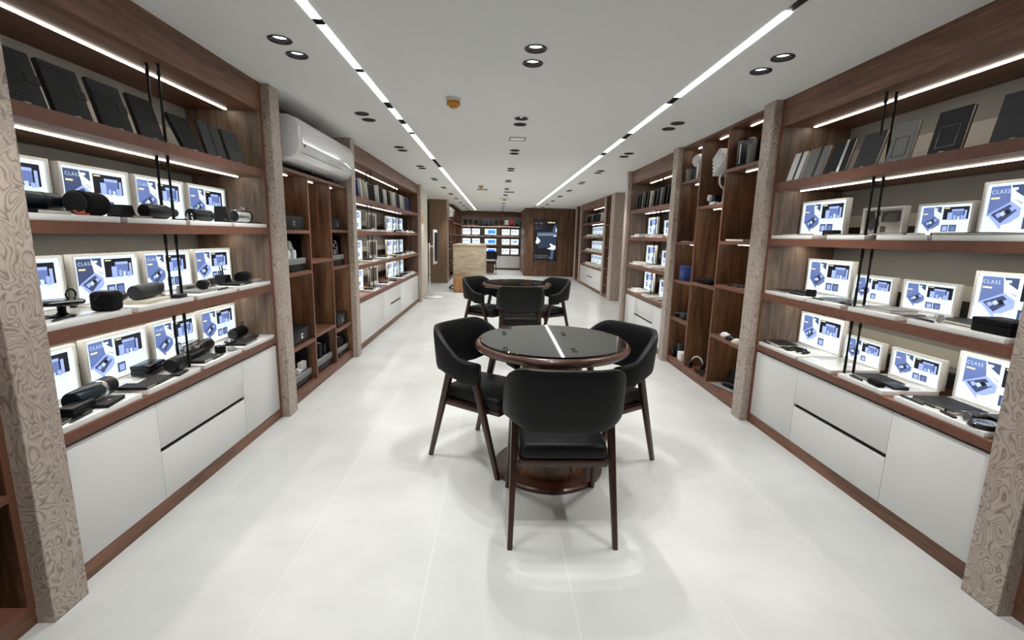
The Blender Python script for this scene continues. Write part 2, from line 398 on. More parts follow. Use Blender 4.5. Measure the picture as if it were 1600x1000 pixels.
# ------------------------------------------------------------------ display bays
def display_bay(f, s, y0, y1, bay, seams, slots, rods, s_mat='greywood_v', led_y=None, doors_glossy=False):
    D = .50
    ym = (y0+y1)/2
    def B(mb, d0, d1, a, b, z0, z1, mi=0, bev=0): mb.box((f+s*d0, a, z0), (f+s*d1, b, z1), mi, bev); return mb
    P = .03
    # base cabinet
    t = thing('base_cabinet', f'white lacquered base cabinet with wood plinth in {bay}', 'cabinet', (f+s*.25, ym, 0), world=True)
    part('carcass', B(MB(), .025, D, y0+P, y1-P, .075, Z_WT-.001), 'black_gap', t)
    part('plinth', B(MB(), .004, D, y0+P, y1-P, 0, .075), 'walnut_y', t)
    ed = [y0+P] + seams + [y1-P]
    for i in range(len(ed)-1):
        a, b = ed[i]+.0015, ed[i+1]-.0015
        if i in slots:
            zs = .335
            sl = slots[i]
            if sl is None:
                part('drawer', B(MB(), .003, .022, a, b, .078, zs-.012, 0, .0015), 'white_lacquer', t)
                part('drawer', B(MB(), .003, .022, a, b, zs+.012, Z_WT-.012, 0, .0015), 'white_lacquer', t)
            else:
                dr = part('drawer', B(MB(), .003, .022, a, b, .078, Z_WT-.012, 0, .0015), 'white_lacquer', t)
                part('handle_slot', B(MB(), .0015, .004, sl[0], sl[1], zs-.013, zs+.013), 'black_gap', dr)
        else:
            part('door', B(MB(), .003, .022, a, b, .078, Z_WT-.012, 0, .0015), 'white_lacquer', t)
    # worktop
    mb = B(MB(), -.004, D, y0+P, y1-P, Z_WT, Z_WTT, 0, .0015)
    bmesh.ops.translate(mb.bm, vec=-Vector((f+s*.25, ym, Z_WT)), verts=mb.bm.verts[:])
    solo('worktop', mb, 'edging', f'long brown wooden worktop above the white cabinet of {bay}', 'worktop', (f+s*.25, ym, Z_WT))
    # shelving
    t = thing('shelving_unit', f'tall built-in walnut shelving with lit shelves, {bay}', 'shelving', (f+s*.25, ym, 0), world=True)
    for a, b in ((y0, y0+P), (y1-P, y1)):
        sp = part('side_panel', B(MB(), .004, D, a, b, 0, CEIL), s_mat, t)
        part('edge_trim', B(MB(), 0, .004, a, b, 0, CEIL), 'edging', sp)
    bp = part('back_panel', B(MB(), D, D+.02, y0, y1, Z_WTT, CEIL), 'grey_panel', t)
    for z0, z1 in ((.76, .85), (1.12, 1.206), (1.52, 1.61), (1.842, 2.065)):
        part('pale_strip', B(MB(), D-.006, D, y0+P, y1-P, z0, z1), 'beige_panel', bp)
    for z0 in (Z_WTT+.001, SH[0][1]+.001, SH[1][1]+.001):
        part('cable_board', B(MB(), D-.012, D, y0+P, y1-P, z0, z0+.09), 'dark_panel', bp)
    for z0, z1 in SH:
        sh = part('shelf', B(MB(), .004, D, y0+P, y1-P, z0, z1), 'walnut_y', t)
        part('edge_band', B(MB(), -.002, .004, y0+P, y1-P, z0, z1), 'edging', sh)
    part('valance', B(MB(), 0, .025, y0+P, y1-P, Z_SOF, CEIL), 'walnut_y', t)
    part('soffit', B(MB(), .025, D, y0+P, y1-P, Z_SOF, Z_SOF+.02), 'walnut_y', t)
    la, lb = led_y or (y0+P, y1-.06)
    for z, d in ((Z_SOF, .205), (SH[2][0], .165), (SH[1][0], .22), (SH[0][0], .22)):
        part('led_strip', B(MB(), d, d+(.014 if z > CAM_H else .034), la, lb, z-(.005 if z > CAM_H else .0006), z), 'led_strip', t)
    for ry in rods:
        for z0, z1 in ((SH[2][1], Z_SOF), (SH[1][1], SH[2][0]), (SH[0][1], SH[1][0]), (Z_WTT, SH[0][0])):
            for d in (.06, .115):
                mb = MB(); h = z1-z0
                mb.lathe([(.0075, z0), (.0075, z0+h*.35), (.0058, z0+h*.38), (.0058, z1-.06), (.0085, z1-.055), (.0085, z1)], seg=8, M=T(f+s*d, ry, 0))
                part('support_rod', mb, 'black_metal', t)

LF, RF, LM, RM, RR = 'left front bay', 'right front bay', 'left middle bay', 'right middle bay', 'right rear bay'
display_bay(XL, -1, 1.665, 3.48, LF, [2.204, 2.975], {1: None}, [2.56])
display_bay(XR, 1, 1.665, 3.48, RF, [2.188, 2.945], {1: None}, [2.62])
display_bay(XL, -1, 5.42, 9.87, LM, [6.83, 8.05], {1: (7.26, 7.99)}, [6.5, 8.3], s_mat='walnut_v', led_y=(5.46, 8.95))
display_bay(XR, 1, 5.42, 7.23, RM, [5.9, 6.69], {1: None}, [6.2], s_mat='greywood_v', led_y=(5.46, 7.0))
display_bay(XF, 1, 11.56, 14.72, RR, [], {0: (12.8, 13.5)}, [], s_mat='greywood_v', led_y=(11.7, 13.9))

# ------------------------------------------------------------------ pigeonhole units
def cube_unit(f, s, y0, y1, divs, shelves, top, label, depth=.36, leds=(), plinth=.085, wmat='walnut_v'):
    def B(mb, d0, d1, a, b, z0, z1, mi=0): mb.box((f+s*d0, a, z0), (f+s*d1, b, z1), mi); return mb
    t = thing('pigeonhole_unit', label, 'shelving', (f+s*depth/2, (y0+y1)/2, 0), world=True)
    P = .025
    for i, y in enumerate([y0, *divs, y1-P]):
        sp = part('divider' if 0 < i <= len(divs) else 'side_panel', B(MB(), .004, depth, y, y+P, plinth, top-P), wmat, t)
        part('edge_trim', B(MB(), 0, .004, y, y+P, plinth, top-P), 'edging', sp)
    part('back_panel', B(MB(), depth, depth+.015, y0, y1, 0, top), wmat, t)
    part('plinth', B(MB(), .003, depth, y0, y1, 0, plinth-.022), 'walnut_y', t)
    part('base_board', B(MB(), 0, depth, y0, y1, plinth-.022, plinth), 'edging', t)
    part('top_board', B(MB(), 0, depth, y0, y1, top-P, top), 'edging', t)
    ys = [y0] + list(divs) + [y1-P]
    for c, zs in enumerate(shelves):
        for z in zs:
            sh = part('shelf', B(MB(), .004, depth, ys[c]+P, ys[c+1], z-.028, z), wmat, t)
            part('edge_band', B(MB(), -.001, .004, ys[c]+P, ys[c+1], z-.028, z), 'edging', sh)
    for c, z in leds:
        a, b = ys[c]+P, ys[c+1]
        part('led_bar', B(MB(), .12, .132, a+.02, a+(b-a)*.82, z-.006, z), 'led_strip', t)
    return t
LCUB = 'left pigeonhole unit'; RCUB = 'right pigeonhole unit'
cube_unit(XL, -1, 3.62, 5.285, [4.20, 4.735], [[1.43, 1.085, .47], [1.165, .49], [1.445, 1.07, .42]], 1.905, 'low walnut pigeonhole unit under the air conditioner on the left',
          leds=[(0, 1.88), (1, 1.88), (2, 1.88), (0, 1.057), (1, 1.137), (2, 1.042), (0, .442), (1, .462), (2, .392)])
cube_unit(XR, 1, 3.62, 5.285, [4.24, 4.78], [[2.04, 1.415, 1.02, .555], [1.752, .99], [2.04, 1.395, .972, .545]], CEIL-.001, 'tall walnut pigeonhole unit on the right between stone pillars',
          leds=[(0, 2.389), (1, 2.389), (2, 2.389), (0, 2.012), (1, 1.724), (2, 2.012), (0, 1.387), (2, 1.367), (0, .992), (2, .944), (1, .962), (0, .527), (2, .517)])
cube_unit(XL, -1, -.2, 1.52, [.4, .95], [[1.5, .9, .5], [1.2, .6], [1.9, 1.45, .98, .52]], CEIL-.001, 'walnut pigeonhole unit at the left edge beside the viewer')
cube_unit(XR, 1, -.2, 1.52, [.4, .95], [[1.5, .9, .5], [1.2, .6], [1.9, 1.45, .98, .17]], CEIL-.001, 'walnut pigeonhole unit at the right edge beside the viewer')
cube_unit(XF, 1, 10.88, 11.42, [11.15], [[2.0, 1.4, .95, .5], [1.75, 1.2, .7, .3]], CEIL-.001, 'dark narrow pigeonhole unit before the rear right cabinet', depth=.45)
cube_unit(XF, 1, 14.88, 15.6, [15.22], [[2.0, 1.4, .95, .5], [1.75, 1.2, .7, .3]], CEIL-.001, 'dark narrow pigeonhole unit beside the wood screen wall', depth=.45)
cube_unit(-1.47, -1, 14.36, 15.9, [14.85, 15.4], [[1.45, 1.0, .5], [1.2, .6], [1.45, 1.0, .5]], 1.905, 'walnut pigeonhole unit under the rear air conditioner', depth=.4)

# ------------------------------------------------------------------ lit product stands
rng = random.Random(5)
def picture(mb, w, h, kind, z0, off=False):
    """flat backlit print in local XZ at y=0 facing -Y"""
    def R(u0, v0, u1, v1, mi, lay): Pg([(u0, v0), (u1, v0), (u1, v1), (u0, v1)], mi, lay)
    def Pg(pts, mi, lay): mb.poly([((u-.5)*w, -.0004*lay, z0+v*h) for u, v in pts], mi)
    R(0, 0, 1, 1, WH, 0)
    if kind == 'wide':
        hu = rng.choice((BL, BL, NV)); bo = rng.choice((BL, BL, LT)) if hu != NV else LT
        Pg([(.04, .95), (.42, .95), (.42, .58), (.30, .70), (.27, .95)], NV, 1)
        Pg([(.04, .95), (.26, .95), (.29, .62), (.04, .36)], hu, 2)                   # open lid
        Pg([(.26, .95), (.30, .70), (.42, .60), (.42, .72), (.33, .82)], WH, 3)
        Pg([(.05, .40), (.30, .64), (.42, .50), (.42, .34), (.22, .10)], bo, 4)
        Pg([(.09, .40), (.29, .58), (.38, .46), (.22, .22)], NV, 5)                  # tray
        for k in range(4):
            a, b = .13+.05*k+rng.random()*.02, .36+.035*k+rng.random()*.05
            Pg([(a, b), (a+.04, b+.045), (a+.08, b-.01), (a+.035, b-.07)], [LT, GR, BK, LT][k], 6)
        Pg([(.23, .18), (.26, .04), (.31, .04), (.29, .2)], SK, 7); Pg([(.29, .20), (.34, .04), (.39, .05), (.34, .22)], SK, 7)
        R(.06, .70, .16, .735, YE, 6)
        R(.30, .85, .35, .90, WH, 6)
        # right: product group on black
        R(.46, .50, .94, .92, BK, 1); R(.48, .87, .58, .895, YE, 2)
        x = .58+rng.random()*.06
        R(x, .52, x+.22, .84, BL, 2); R(x, .78, x+.22, .84, LT, 3)
        R(x-.07, .48, x+.02, .74, LT, 3)
        for k in range(3):
            a = x+.05+.07*k; R(a, .47, a+.045, .47+.08+.1*rng.random(), [LT, GR, LT][k], 4)
        R(x+.24, .48, x+.28, .80, LT, 3)
        for k in range(2): R(.47, .42-.05*k, .94, .427-.05*k, GR, 1)
        nsm = rng.choice((1, 2))
        for k in range(nsm):
            a = .46+.155*k; R(a, .10, a+.14, .33, NV, 1); R(a+.03, .13, a+.12, .28, LT if k == 0 else BL, 2)
        for k in range(4): R(.79, .28-.05*k, .93, .284-.05*k, GR, 1)
    elif kind == 'tall':
        Pg([(.10, .95), (.42, .93), (.42, .55), (.25, .48), (.10, .6)], BL, 1)
        Pg([(.14, .8), (.36, .86), (.38, .62), (.2, .56)], NV, 2)
        R(.48, .62, .90, .92, NV, 1); R(.56, .66, .84, .86, LT, 2)
        Pg([(.12, .4), (.3, .46), (.36, .2), (.16, .14)], NV, 1); R(.17, .22, .28, .36, LT, 2)
        R(.55, .12, .78, .34, BL if rng.random() < .5 else NV, 1); R(.60, .16, .73, .30, LT, 2)
        for k in range(2): R(.48, .52-.06*k, .9, .528-.06*k, GR, 1)
    elif kind == 'card':
        Pg([(.08, .70), (.2, .74), (.24, .5), (.12, .42)], NV, 1)
        for k in range(3): R(.42+.15*k, .52, .53+.15*k, .66+.08*rng.random(), NV, 1)
        for k in range(3): R(.12+.27*k, .15, .25+.27*k, .24, rng.choice((GR, NV)), 1)
        if rng.random() < .3: R(.35, .4, .8, .72, CY, 2)
    elif kind == 'blue':
        R(.28, .10, .92, .82, BR if rng.random() < .6 else CY, 1); R(.45, .2, .75, .24, WH, 2)
        R(.06, .55, .2, .58, GR, 1); R(.06, .7, .2, .73, YE, 1)
    elif kind == 'phone':
        R(.1, .1, .9, .9, NV, 1); R(.2, .25, .8, .85, BL, 2)
def stand(loc, rz, w, depth, hb, kind, label, off=False, tray=.026, group='lit product stands', letters=False, bdepth=.03):
    t = thing('product_stand', label, 'display stand', loc, rz, group)
    if tray: mb = MB(); mb.box((-w/2, 0, 0), (w/2, depth, tray), bev=.002); part('base_tray', mb, 'acrylic', t)
    fr = .012
    bw = w - .004
    mb = MB()   # frame: back box plus raised border
    mb.box((-bw/2, depth+.004, tray), (bw/2, depth+bdepth, tray+hb), bev=.0015)
    mb.box((-bw/2, depth-.006, tray), (-bw/2+fr, depth+.004, tray+hb)); mb.box((bw/2-fr, depth-.006, tray), (bw/2, depth+.004, tray+hb))
    mb.box((-bw/2+fr, depth-.006, tray+hb-fr), (bw/2-fr, depth+.004, tray+hb)); mb.box((-bw/2+fr, depth-.006, tray), (bw/2-fr, depth+.004, tray+fr*.6))
    part('box_frame', mb, 'acrylic', t)
    mb = MB(); picture(mb, bw-2*fr, hb-1.6*fr, kind, tray+fr*.6)
    if letters:
        text_mesh(mb, 'CLASS', hb*.10, T(-(bw-2*fr)*.445, -.0035, tray+fr*.6+hb*.74) @ RX(PI/2), GR, 1.25)
    bmesh.ops.translate(mb.bm, vec=(0, depth+.0032, 0), verts=mb.bm.verts[:])
    ms = OFFM if off else PXM
    me = bpy.data.meshes.new('picture'); mb.bm.to_mesh(me); mb.bm.free()
    o = bpy.data.objects.new('picture', me); COL.objects.link(o); o.parent = t
    for k in ms: me.materials.append(MATS[k])
    return t
LT_TR = [(1.715, 2.13), (2.17, 2.565), (2.60, 2.995), (3.03, 3.44)]
RT_TR = [(2.99, 3.44), (2.655, 2.97), (2.27, 2.595), (1.75, 2.20)]
RT_EYE = [(2.99, 3.44), (2.55, 2.85), (2.17, 2.47), (1.75, 2.145)]
ZT = {'worktop': Z_WTT, 'middle shelf': SH[0][1], 'eye-level shelf': SH[1][1], 'top shelf': SH[2][1]}
for row in ('worktop', 'middle shelf', 'eye-level shelf'):
    for i, (a, b) in enumerate(LT_TR):
        stand((XL-.002, (a+b)/2, ZT[row]), PI/2, b-a, .275, .234, 'wide', f'lit product stand with white tray, {ORD[i]} from viewer on {row}, {LF}', letters=(i < 3))
    for i, (a, b) in enumerate(RT_EYE if row == 'eye-level shelf' else RT_TR):
        big = i in (0, 3)
        off = (row == 'eye-level shelf' and i == 1)
        dp = .21 if row == 'eye-level shelf' else .31
        lab = f'unlit grey product stand among lit ones on eye-level shelf, {RF}' if off else f'lit product stand with white tray, {ORD[i]} from far end on {row}, {RF}'
        stand((XR+.002, (a+b)/2, ZT[row]), -PI/2, b-a, dp, .242 if big else .165, 'wide', lab, off=off, letters=(i == 3))

# ------------------------------------------------------------------ small goods (built at origin: x = along shelf, y = into shelf)
CNT = {}
def put(name, cat, parts, label, loc, rz=0, group=None):
    if len(parts) == 1:
        pn, mb, m_ = parts[0]; return solo(name, mb, m_, label, cat, loc, rz, group)
    t = thing(name, label, cat, loc, rz, group)
    for p in parts:
        if len(p) == 3: part(p[0], p[1], p[2], t)
    return t
def g_notebook(w=.15, h=.21, t=.016, cover='black_leather', strap=None):
    a = MB(); a.box((-w/2, -h/2, 0), (w/2, h/2, .0025), bev=.001, seg=1); a.box((-w/2, -h/2, t-.0025), (w/2, h/2, t), bev=.001, seg=1); a.box((-w/2-.001, -h/2, .001), (-w/2+.002, h/2, t-.001))
    b = MB(); b.box((-w/2+.003, -h/2+.003, .0026), (w/2-.003, h/2-.003, t-.0026))
    out = [('cover', a, cover), ('pages', b, 'paper')]
    if strap:
        c = MB(); c.box((w*.3, -h/2-.001, -.0003), (w*.3+.008, h/2+.001, t+.001)); out.append(('strap', c, strap))
    return out
def g_pen(l=.14, m_='black_gloss'):
    a = MB(); a.lathe([(0, 0), (.002, .004), (.0045, .018), (.005, .02), (.005, l-.004), (.004, l), (0, l)], seg=10, M=T(-l/2, 0, .005) @ RY(PI/2))
    b = MB(); b.box((l*.12, -.0015, .0098), (l*.48, .0015, .0112))
    return [('barrel', a, m_), ('clip', b, 'silver')]
def g_flask(l=.24, r=.035, body='black_plastic', cap='black_plastic', band=None):
    M = T(-l/2, 0, r) @ RY(PI/2)
    a = MB(); a.lathe([(0, 0), (r*.9, 0), (r, .006), (r, l*.62), (r*.97, l*.64)], seg=24, M=M)
    c = MB(); c.lathe([(r*.90, l*.66), (r*.98, l*.67), (r*.98, l*.96), (r*.92, l*.995), (0, l)], seg=24, M=M)
    out = [('body', a, body), ('cap', c, cap)]
    b = MB(); b.lathe([(r*.99, l*.60), (r*1.01, l*.605), (r*1.01, l*.70), (r*.99, l*.705)], seg=24, M=M)
    out.append(('band', b, band or 'dark_grey'))
    return out
def g_bottle(l=.26, r=.034, m_='black_gloss'):
    M = T(-l/2, 0, r) @ RY(PI/2)
    a = MB(); a.lathe([(0, 0), (r*.8, 0), (r, .012), (r, l*.62), (r*.55, l*.78), (r*.5, l*.82)], seg=24, M=M)
    c = MB(); c.lathe([(r*.58, l*.82), (r*.6, l*.97), (r*.5, l), (0, l)], seg=20, M=M)
    return [('body', a, m_), ('cap', c, 'black_plastic')]
def g_cylspeaker(l=.18, r=.045, strap=True):
    M = T(-l/2, 0, r) @ RY(PI/2)
    a = MB(); a.lathe([(r*.86, .006), (r*.98, .014), (r, .03), (r, l-.03), (r*.98, l-.014), (r*.86, l-.006)], seg=28, M=M)
    out = [('mesh_body', a, 'black_fabric')]
    for z0, z1 in ((0, .007), (l-.007, l)): out.append(('end_cap', MB().lathe([(0, z0), (r*.8, z0), (r*.88, (z0+z1)/2), (r*.8, z1), (0, z1)], seg=28, M=M), 'dark_grey'))
    if strap:
        c = MB(); c.tube([(l*.3+.03*math.sin(k/8*PI), 0, 2*r-.004+.028*math.sin(k/8*PI)) if False else (l*.28+.05*k/8, .004*math.sin(k), 2*r-.004+.03*math.sin(k/8*PI)) for k in range(9)], .003, seg=6)
        out.append(('strap', c, 'black_fabric'))
    return out
def g_rbox(w, d, h, m_='black_plastic', bev=.006, lid=None):
    a = MB(); a.box((-w/2, -d/2, 0), (w/2, d/2, h), bev=bev, seg=3)
    out = [('body', a, m_)]
    if lid: b = MB(); b.box((-w*.2, -d*.08, h-.0002), (w*.2, d*.08, h+.0006)); out.append(('logo_plate', b, lid))
    return out
def g_giftcase(w, d, h, m_='black_plastic', plate='silver'):
    a = MB(); a.box((-w/2, -d/2, 0), (w/2, d/2, h*.62), bev=.004); b = MB(); b.box((-w/2-.001, -d/2-.001, h*.63), (w/2+.001, d/2+.001, h), bev=.004)
    c = MB(); c.box((-w*.16, -d*.06, h), (w*.16, d*.06, h+.0008))
    return [('body', a, m_), ('lid', b, m_), ('logo_plate', c, plate)]
def g_trap(w=.09, d=.06, h=.055, m_='black_plastic'):
    a = MB(); a.prism([(-w/2, 0), (w/2, 0), (w*.30, h), (-w*.30, h)], -d/2, d/2, 'y'); b = MB(); b.box((-w*.52, -d*.55, 0), (w*.52, d*.55, .004))
    return [('body', a, m_), ('foot', b, 'dark_grey')]
def g_disc(r=.045, h=.014, m_='black_gloss'):
    a = MB(); a.lathe([(0, 0), (r*.9, 0), (r, .003), (r, h-.003), (r*.94, h), (0, h)], seg=28)
    b = MB(); b.lathe([(r*.55, h), (r*.6, h+.0008), (r*.65, h)], seg=28, cap=False)
    return [('body', a, m_), ('ring', b, 'silver')]
def g_mouse(m_='black_plastic', l=.10, w=.06, h=.034):
    a = MB(); P = []
    for i in range(9):
        v = (i+.0)/8*PI/2; P.append([(l/2*math.cos(v)*math.cos(2*PI*k/20), w/2*math.cos(v)*math.sin(2*PI*k/20), h*math.sin(v)) for k in range(20)])
    P[-1] = [(0.0005*math.cos(2*PI*k/20), .0005*math.sin(2*PI*k/20), h) for k in range(20)]
    a.grid(P, closev=True); b = MB(); b.box((l*.12, -.004, h*.86), (l*.28, .004, h*.98), bev=.001)
    return [('shell', a, m_), ('wheel', b, 'dark_grey')]
def g_cable(seed, n=26, r=.0025, sx=.06, sy=.05, m_='black_plastic'):
    q = random.Random(seed); ph = q.random()*6
    a = MB(); a.tube([(sx*math.sin(k*.55+ph)*(.5+.5*k/n), sy*math.cos(k*.43+ph), r+.006*(1+math.sin(k*1.3))) for k in range(n)], r, seg=6)
    b = MB(); b.box((-.012, -.006, 0), (.012, .006, .007), bev=.0015, M=T(sx*.6, -sy*.5, 0))
    return [('cord', a, m_), ('plug', b, m_)]
def g_keyring(m_='chrome'):
    a = MB(); a.tube([(.016*math.cos(2*PI*k/20), 0, .018+.016*math.sin(2*PI*k/20)) for k in range(20)], .0022, closed=True, seg=6)
    b = MB(); b.lathe([(0, 0), (.019, 0), (.019, .005), (0, .005)], seg=20, M=T(.03, -.012, .020) @ RX(PI/2.2))
    c = MB(); c.box((.012, -.004, .012), (.022, .002, .016))
    return [('ring', a, m_), ('fob', b, m_), ('link', c, m_)]
def g_mug(l=.15, r=.04):
    M = T(-l/2, 0, r) @ RY(PI/2)
    a = MB(); a.lathe([(0, 0), (r*.85, 0), (r, .01), (r, l*.8)], seg=24, M=M); c = MB(); c.lathe([(r*1.03, l*.8), (r*1.05, l*.83), (r*1.05, l*.95), (r*.9, l), (0, l)], seg=24, M=M)
    h = MB(); h.tube([(l*.28-.06*k/8, -.0, 2*r-.002+.022*math.sin(k/8*PI)) for k in range(9)], .004, seg=6)
    return [('body', a, 'silver'), ('lid', c, 'black_plastic'), ('handle', h, 'chrome')]
def g_cubespeaker(w=.085):
    a = MB(); a.box((-w/2, -w/2, 0), (w/2, w/2, w*.95), bev=.016, seg=4); b = MB(); b.box((-w*.33, -w*.33, w*.95-.0005), (w*.33, w*.33, w*.95+.002), bev=.0008, seg=1)
    c = MB(); c.tube([(-w/2-.045*math.sin(k/10*PI), 0, w*.15+w*.65*k/10) for k in range(11)], .004, seg=6)
    return [('mesh_body', a, 'black_fabric'), ('control_pad', b, 'dark_grey'), ('strap', c, 'black_fabric')]
def g_chargestand():
    a = MB(); a.lathe([(0, 0), (.04, 0), (.042, .006), (.02, .012), (.014, .02), (.014, .05), (.02, .052)], seg=20)
    b = MB(); b.lathe([(0, .05), (.07, .05), (.075, .056), (.075, .064), (.068, .068), (0, .068)], seg=30)
    c = MB(); c.tube([(.05+.022*math.cos(2*PI*k/18), 0, .085+.022*math.sin(2*PI*k/18)) for k in range(18)], .004, closed=True, seg=6)
    return [('foot', a, 'black_plastic'), ('disc', b, 'black_gloss'), ('loop', c, 'black_plastic')]
def g_wallet(w=.11, d=.08, h=.014):
    a = MB(); a.box((-w/2, -d/2, 0), (w/2, d/2, h*.45), bev=.002); a.box((-w/2, -d/2, h*.5), (w/2, d/2, h), bev=.002); a.box((-w/2, d/2-.006, .002), (w/2, d/2, h-.002))
    b = MB(); b.box((-.01, -.006, h), (.01, .006, h+.0008))
    return [('leather', a, 'black_leather'), ('clasp', b, 'silver')]
def g_projector(w=.09, d=.07, h=.06):
    a = MB(); a.box((-w/2, -d/2, 0), (w/2, d/2, h), bev=.004)
    b = MB(); b.box((w/2-.0005, -d/2+.004, .004), (w/2+.001, d/2-.004, h-.004)); c = MB()
    for k in range(4): c.lathe([(0, h), (.005, h), (.005, h+.002), (0, h+.002)], seg=10, M=T(-w*.3+k*w*.2, 0, 0))
    return [('body', a, 'silver'), ('grille', b, 'black_fabric'), ('button', c, 'dark_grey')]
def g_deskstand(w=.13, d=.07, h=.06):
    a = MB(); a.box((-w/2, -d/2, 0), (w/2, d/2, h*.3), bev=.003); b = MB(); b.box((-w/2, -d*.05, h*.3), (w/2, d*.45, h), bev=.004)
    c = MB(); c.box((-w/2+.004, -d/2+.004, h*.3), (w/2-.004, -d*.2, h*.3+.001))
    return [('base', a, 'dark_grey'), ('upright', b, 'silver'), ('pad', c, 'black_plastic')]
def g_tripodlamp():
    a = MB(); a.prism([(-.045, 0), (.045, 0), (.028, .062), (-.028, .062)], -.035, .035, 'y')
    b = MB(); b.tube([(-.012, 0, .06), (-.03, 0, .12)], .003); b.tube([(.008, 0, .06), (-.002, 0, .125)], .004); b.tube([(-.002, 0, .10), (.03, -.01, .095)], .003)
    return [('body', a, 'black_plastic'), ('arm', b, 'black_metal')]
def g_lens(l=.12, r=.03):
    M = T(-l/2, 0, r) @ RY(PI/2)
    a = MB(); a.lathe([(0, 0), (r*.8, 0), (r*.85, l*.5), (r, l*.55), (r, l), (r*.8, l), (r*.75, l-.01), (0, l-.012)], seg=24, M=M)
    b = MB(); b.lathe([(r*1.01, l*.78), (r*1.03, l*.79), (r*1.03, l*.86), (r*1.01, l*.87)], seg=24, M=M)
    return [('barrel', a, 'black_plastic'), ('grip_ring', b, 'dark_grey')]

def shelf_item(side, bay, row, y, d, ang, name, cat, parts, desc, zoff=.0265, where=None):
    f, s = (XL, -1) if side == 'L' else (XR, 1)
    rz = (PI/2 if side == 'L' else -PI/2) + math.radians(ang)
    lab = f'{desc} on {where or row}, {bay}'
    if bay in (LF, RF): y = 1.715+(y-1.715)*1.033
    return put(name, cat, parts, lab, (f+s*d, y, ZT[row]+zoff), rz)
R_E, R_M, R_W = 'eye-level shelf', 'middle shelf', 'worktop'
NTH = ('nearest', 'second', 'third', 'farthest')
LI = lambda row, y, d, ang, name, cat, parts, desc, **k: shelf_item('L', LF, row, y, d, ang, name, cat, parts, desc, **k)
RI = lambda row, y, d, ang, name, cat, parts, desc, **k: shelf_item('R', RF, row, y, d, ang, name, cat, parts, desc, **k)
# --- left, eye level
LI(R_E, 1.86, .10, 8, 'notebook', 'notebook', g_notebook(.17, .12), 'closed black notebook beneath the blue flask')
LI(R_E, 1.885, .14, 3, 'flask', 'flask', g_flask(.22, .034, 'navy_metal', 'navy_metal'), 'dark blue flask lying on notebook', zoff=.0265+.0165)
LI(R_E, 1.965, .04, -20, 'charging_cable', 'cable', g_cable(3, 14, .004, .03, .015, 'red_plastic'), 'short red charging cable')
LI(R_E, 2.06, .085, 12, 'bluetooth_speaker', 'speaker', g_cylspeaker(.17, .05, False), 'big black cylinder speaker with round end facing out')
LI(R_E, 2.275, .12, 0, 'phone_stand', 'stand', g_trap(.10, .06, .058), 'black wedge shaped phone stand')
LI(R_E, 2.25, .05, 5, 'notebook', 'notebook', g_notebook(.15, .09, .010), 'thin black notebook in front of wedge stand')
LI(R_E, 2.455, .07, 4, 'water_bottle', 'bottle', g_bottle(.25, .036, 'black_plastic'), 'matt black bottle lying with neck to far side')
LI(R_E, 2.615, .04, 20, 'key_ring', 'key ring', g_keyring(), 'silver key ring with round fob')
LI(R_E, 2.80, .09, 6, 'flask', 'flask', g_flask(.21, .034, 'black_plastic'), 'black flask lying behind the key ring')
LI(R_E, 2.97, .05, -15, 'charging_cable', 'cable', g_cable(5, 22, .005, .035, .025), 'coiled black cable beside the flask')
LI(R_E, 3.05, .12, 10, 'phone_stand', 'stand', g_trap(.09, .05, .10), 'tall black angular stand near coiled cable')
LI(R_E, 3.19, .07, -6, 'travel_mug', 'mug', g_mug(.15, .042), 'silver travel mug with black lid lying down')
LI(R_E, 3.33, .04, 3, 'pen', 'pen', g_pen(.13), 'black pen beside the silver mug')
LI(R_E, 2.66, .08, 3, 'notebook', 'notebook', g_notebook(.12, .08, .008), 'thin black notebook under the key ring edge', zoff=.0265)
# --- left, middle shelf
LI(R_M, 1.895, .10, 0, 'charging_stand', 'charger', g_chargestand(), 'round black charging stand with wire loop')
LI(R_M, 1.84, .05, 14, 'pen', 'pen', g_pen(.14), 'black pen at front of first tray')
LI(R_M, 1.79, .17, 6, 'notebook', 'notebook', g_notebook(.13, .13, .012), 'black notebook behind the charging stand')
LI(R_M, 2.06, .06, 10, 'bluetooth_speaker', 'speaker', g_cubespeaker(.088), 'black rounded cube speaker with carry strap')
LI(R_M, 2.32, .085, 8, 'notebook', 'notebook', g_notebook(.17, .13, .016, 'cream'), 'cream notebook under the grey flask')
LI(R_M, 2.34, .10, 8, 'flask', 'flask', g_flask(.19, .035, 'dark_grey', 'charcoal'), 'grey flask lying on cream notebook', zoff=.0265+.0165)
LI(R_M, 2.285, .19, 200, 'torch', 'torch', g_lens(.09, .028), 'small torch with glass face behind the flask')
LI(R_M, 2.46, .165, 6, 'table_radio', 'radio', g_projector(.12, .07, .075), 'silver box radio with black side grille')
LI(R_M, 2.48, .04, 6, 'gadget_box', 'box', g_rbox(.07, .05, .018, 'black_plastic', .003), 'small flat black box at tray edge')
LI(R_M, 2.72, .10, 0, 'notebook', 'notebook', g_notebook(.15, .13, .012, 'grey_cover'), 'grey notebook under black torch cylinder')
LI(R_M, 2.80, .09, 188, 'flask', 'flask', g_flask(.15, .028, 'black_plastic', 'black_plastic', 'silver'), 'short black tumbler lying with pale end', zoff=.0265+.0125)
LI(R_M, 2.80, .20, 0, 'power_bank', 'power bank', g_rbox(.13, .06, .03, 'grey_cover', .005), 'pale grey power bank near the lit picture')
LI(R_M, 2.84, .025, 4, 'pen', 'pen', g_pen(.13), 'black pen at front of third tray')
LI(R_M, 3.12, .10, 2, 'notebook', 'notebook', g_notebook(.17, .13, .014), 'black notebook below the wedge lamp')
LI(R_M, 3.13, .19, 0, 'clip_lamp', 'lamp', g_tripodlamp(), 'black wedge lamp with thin raised arms')
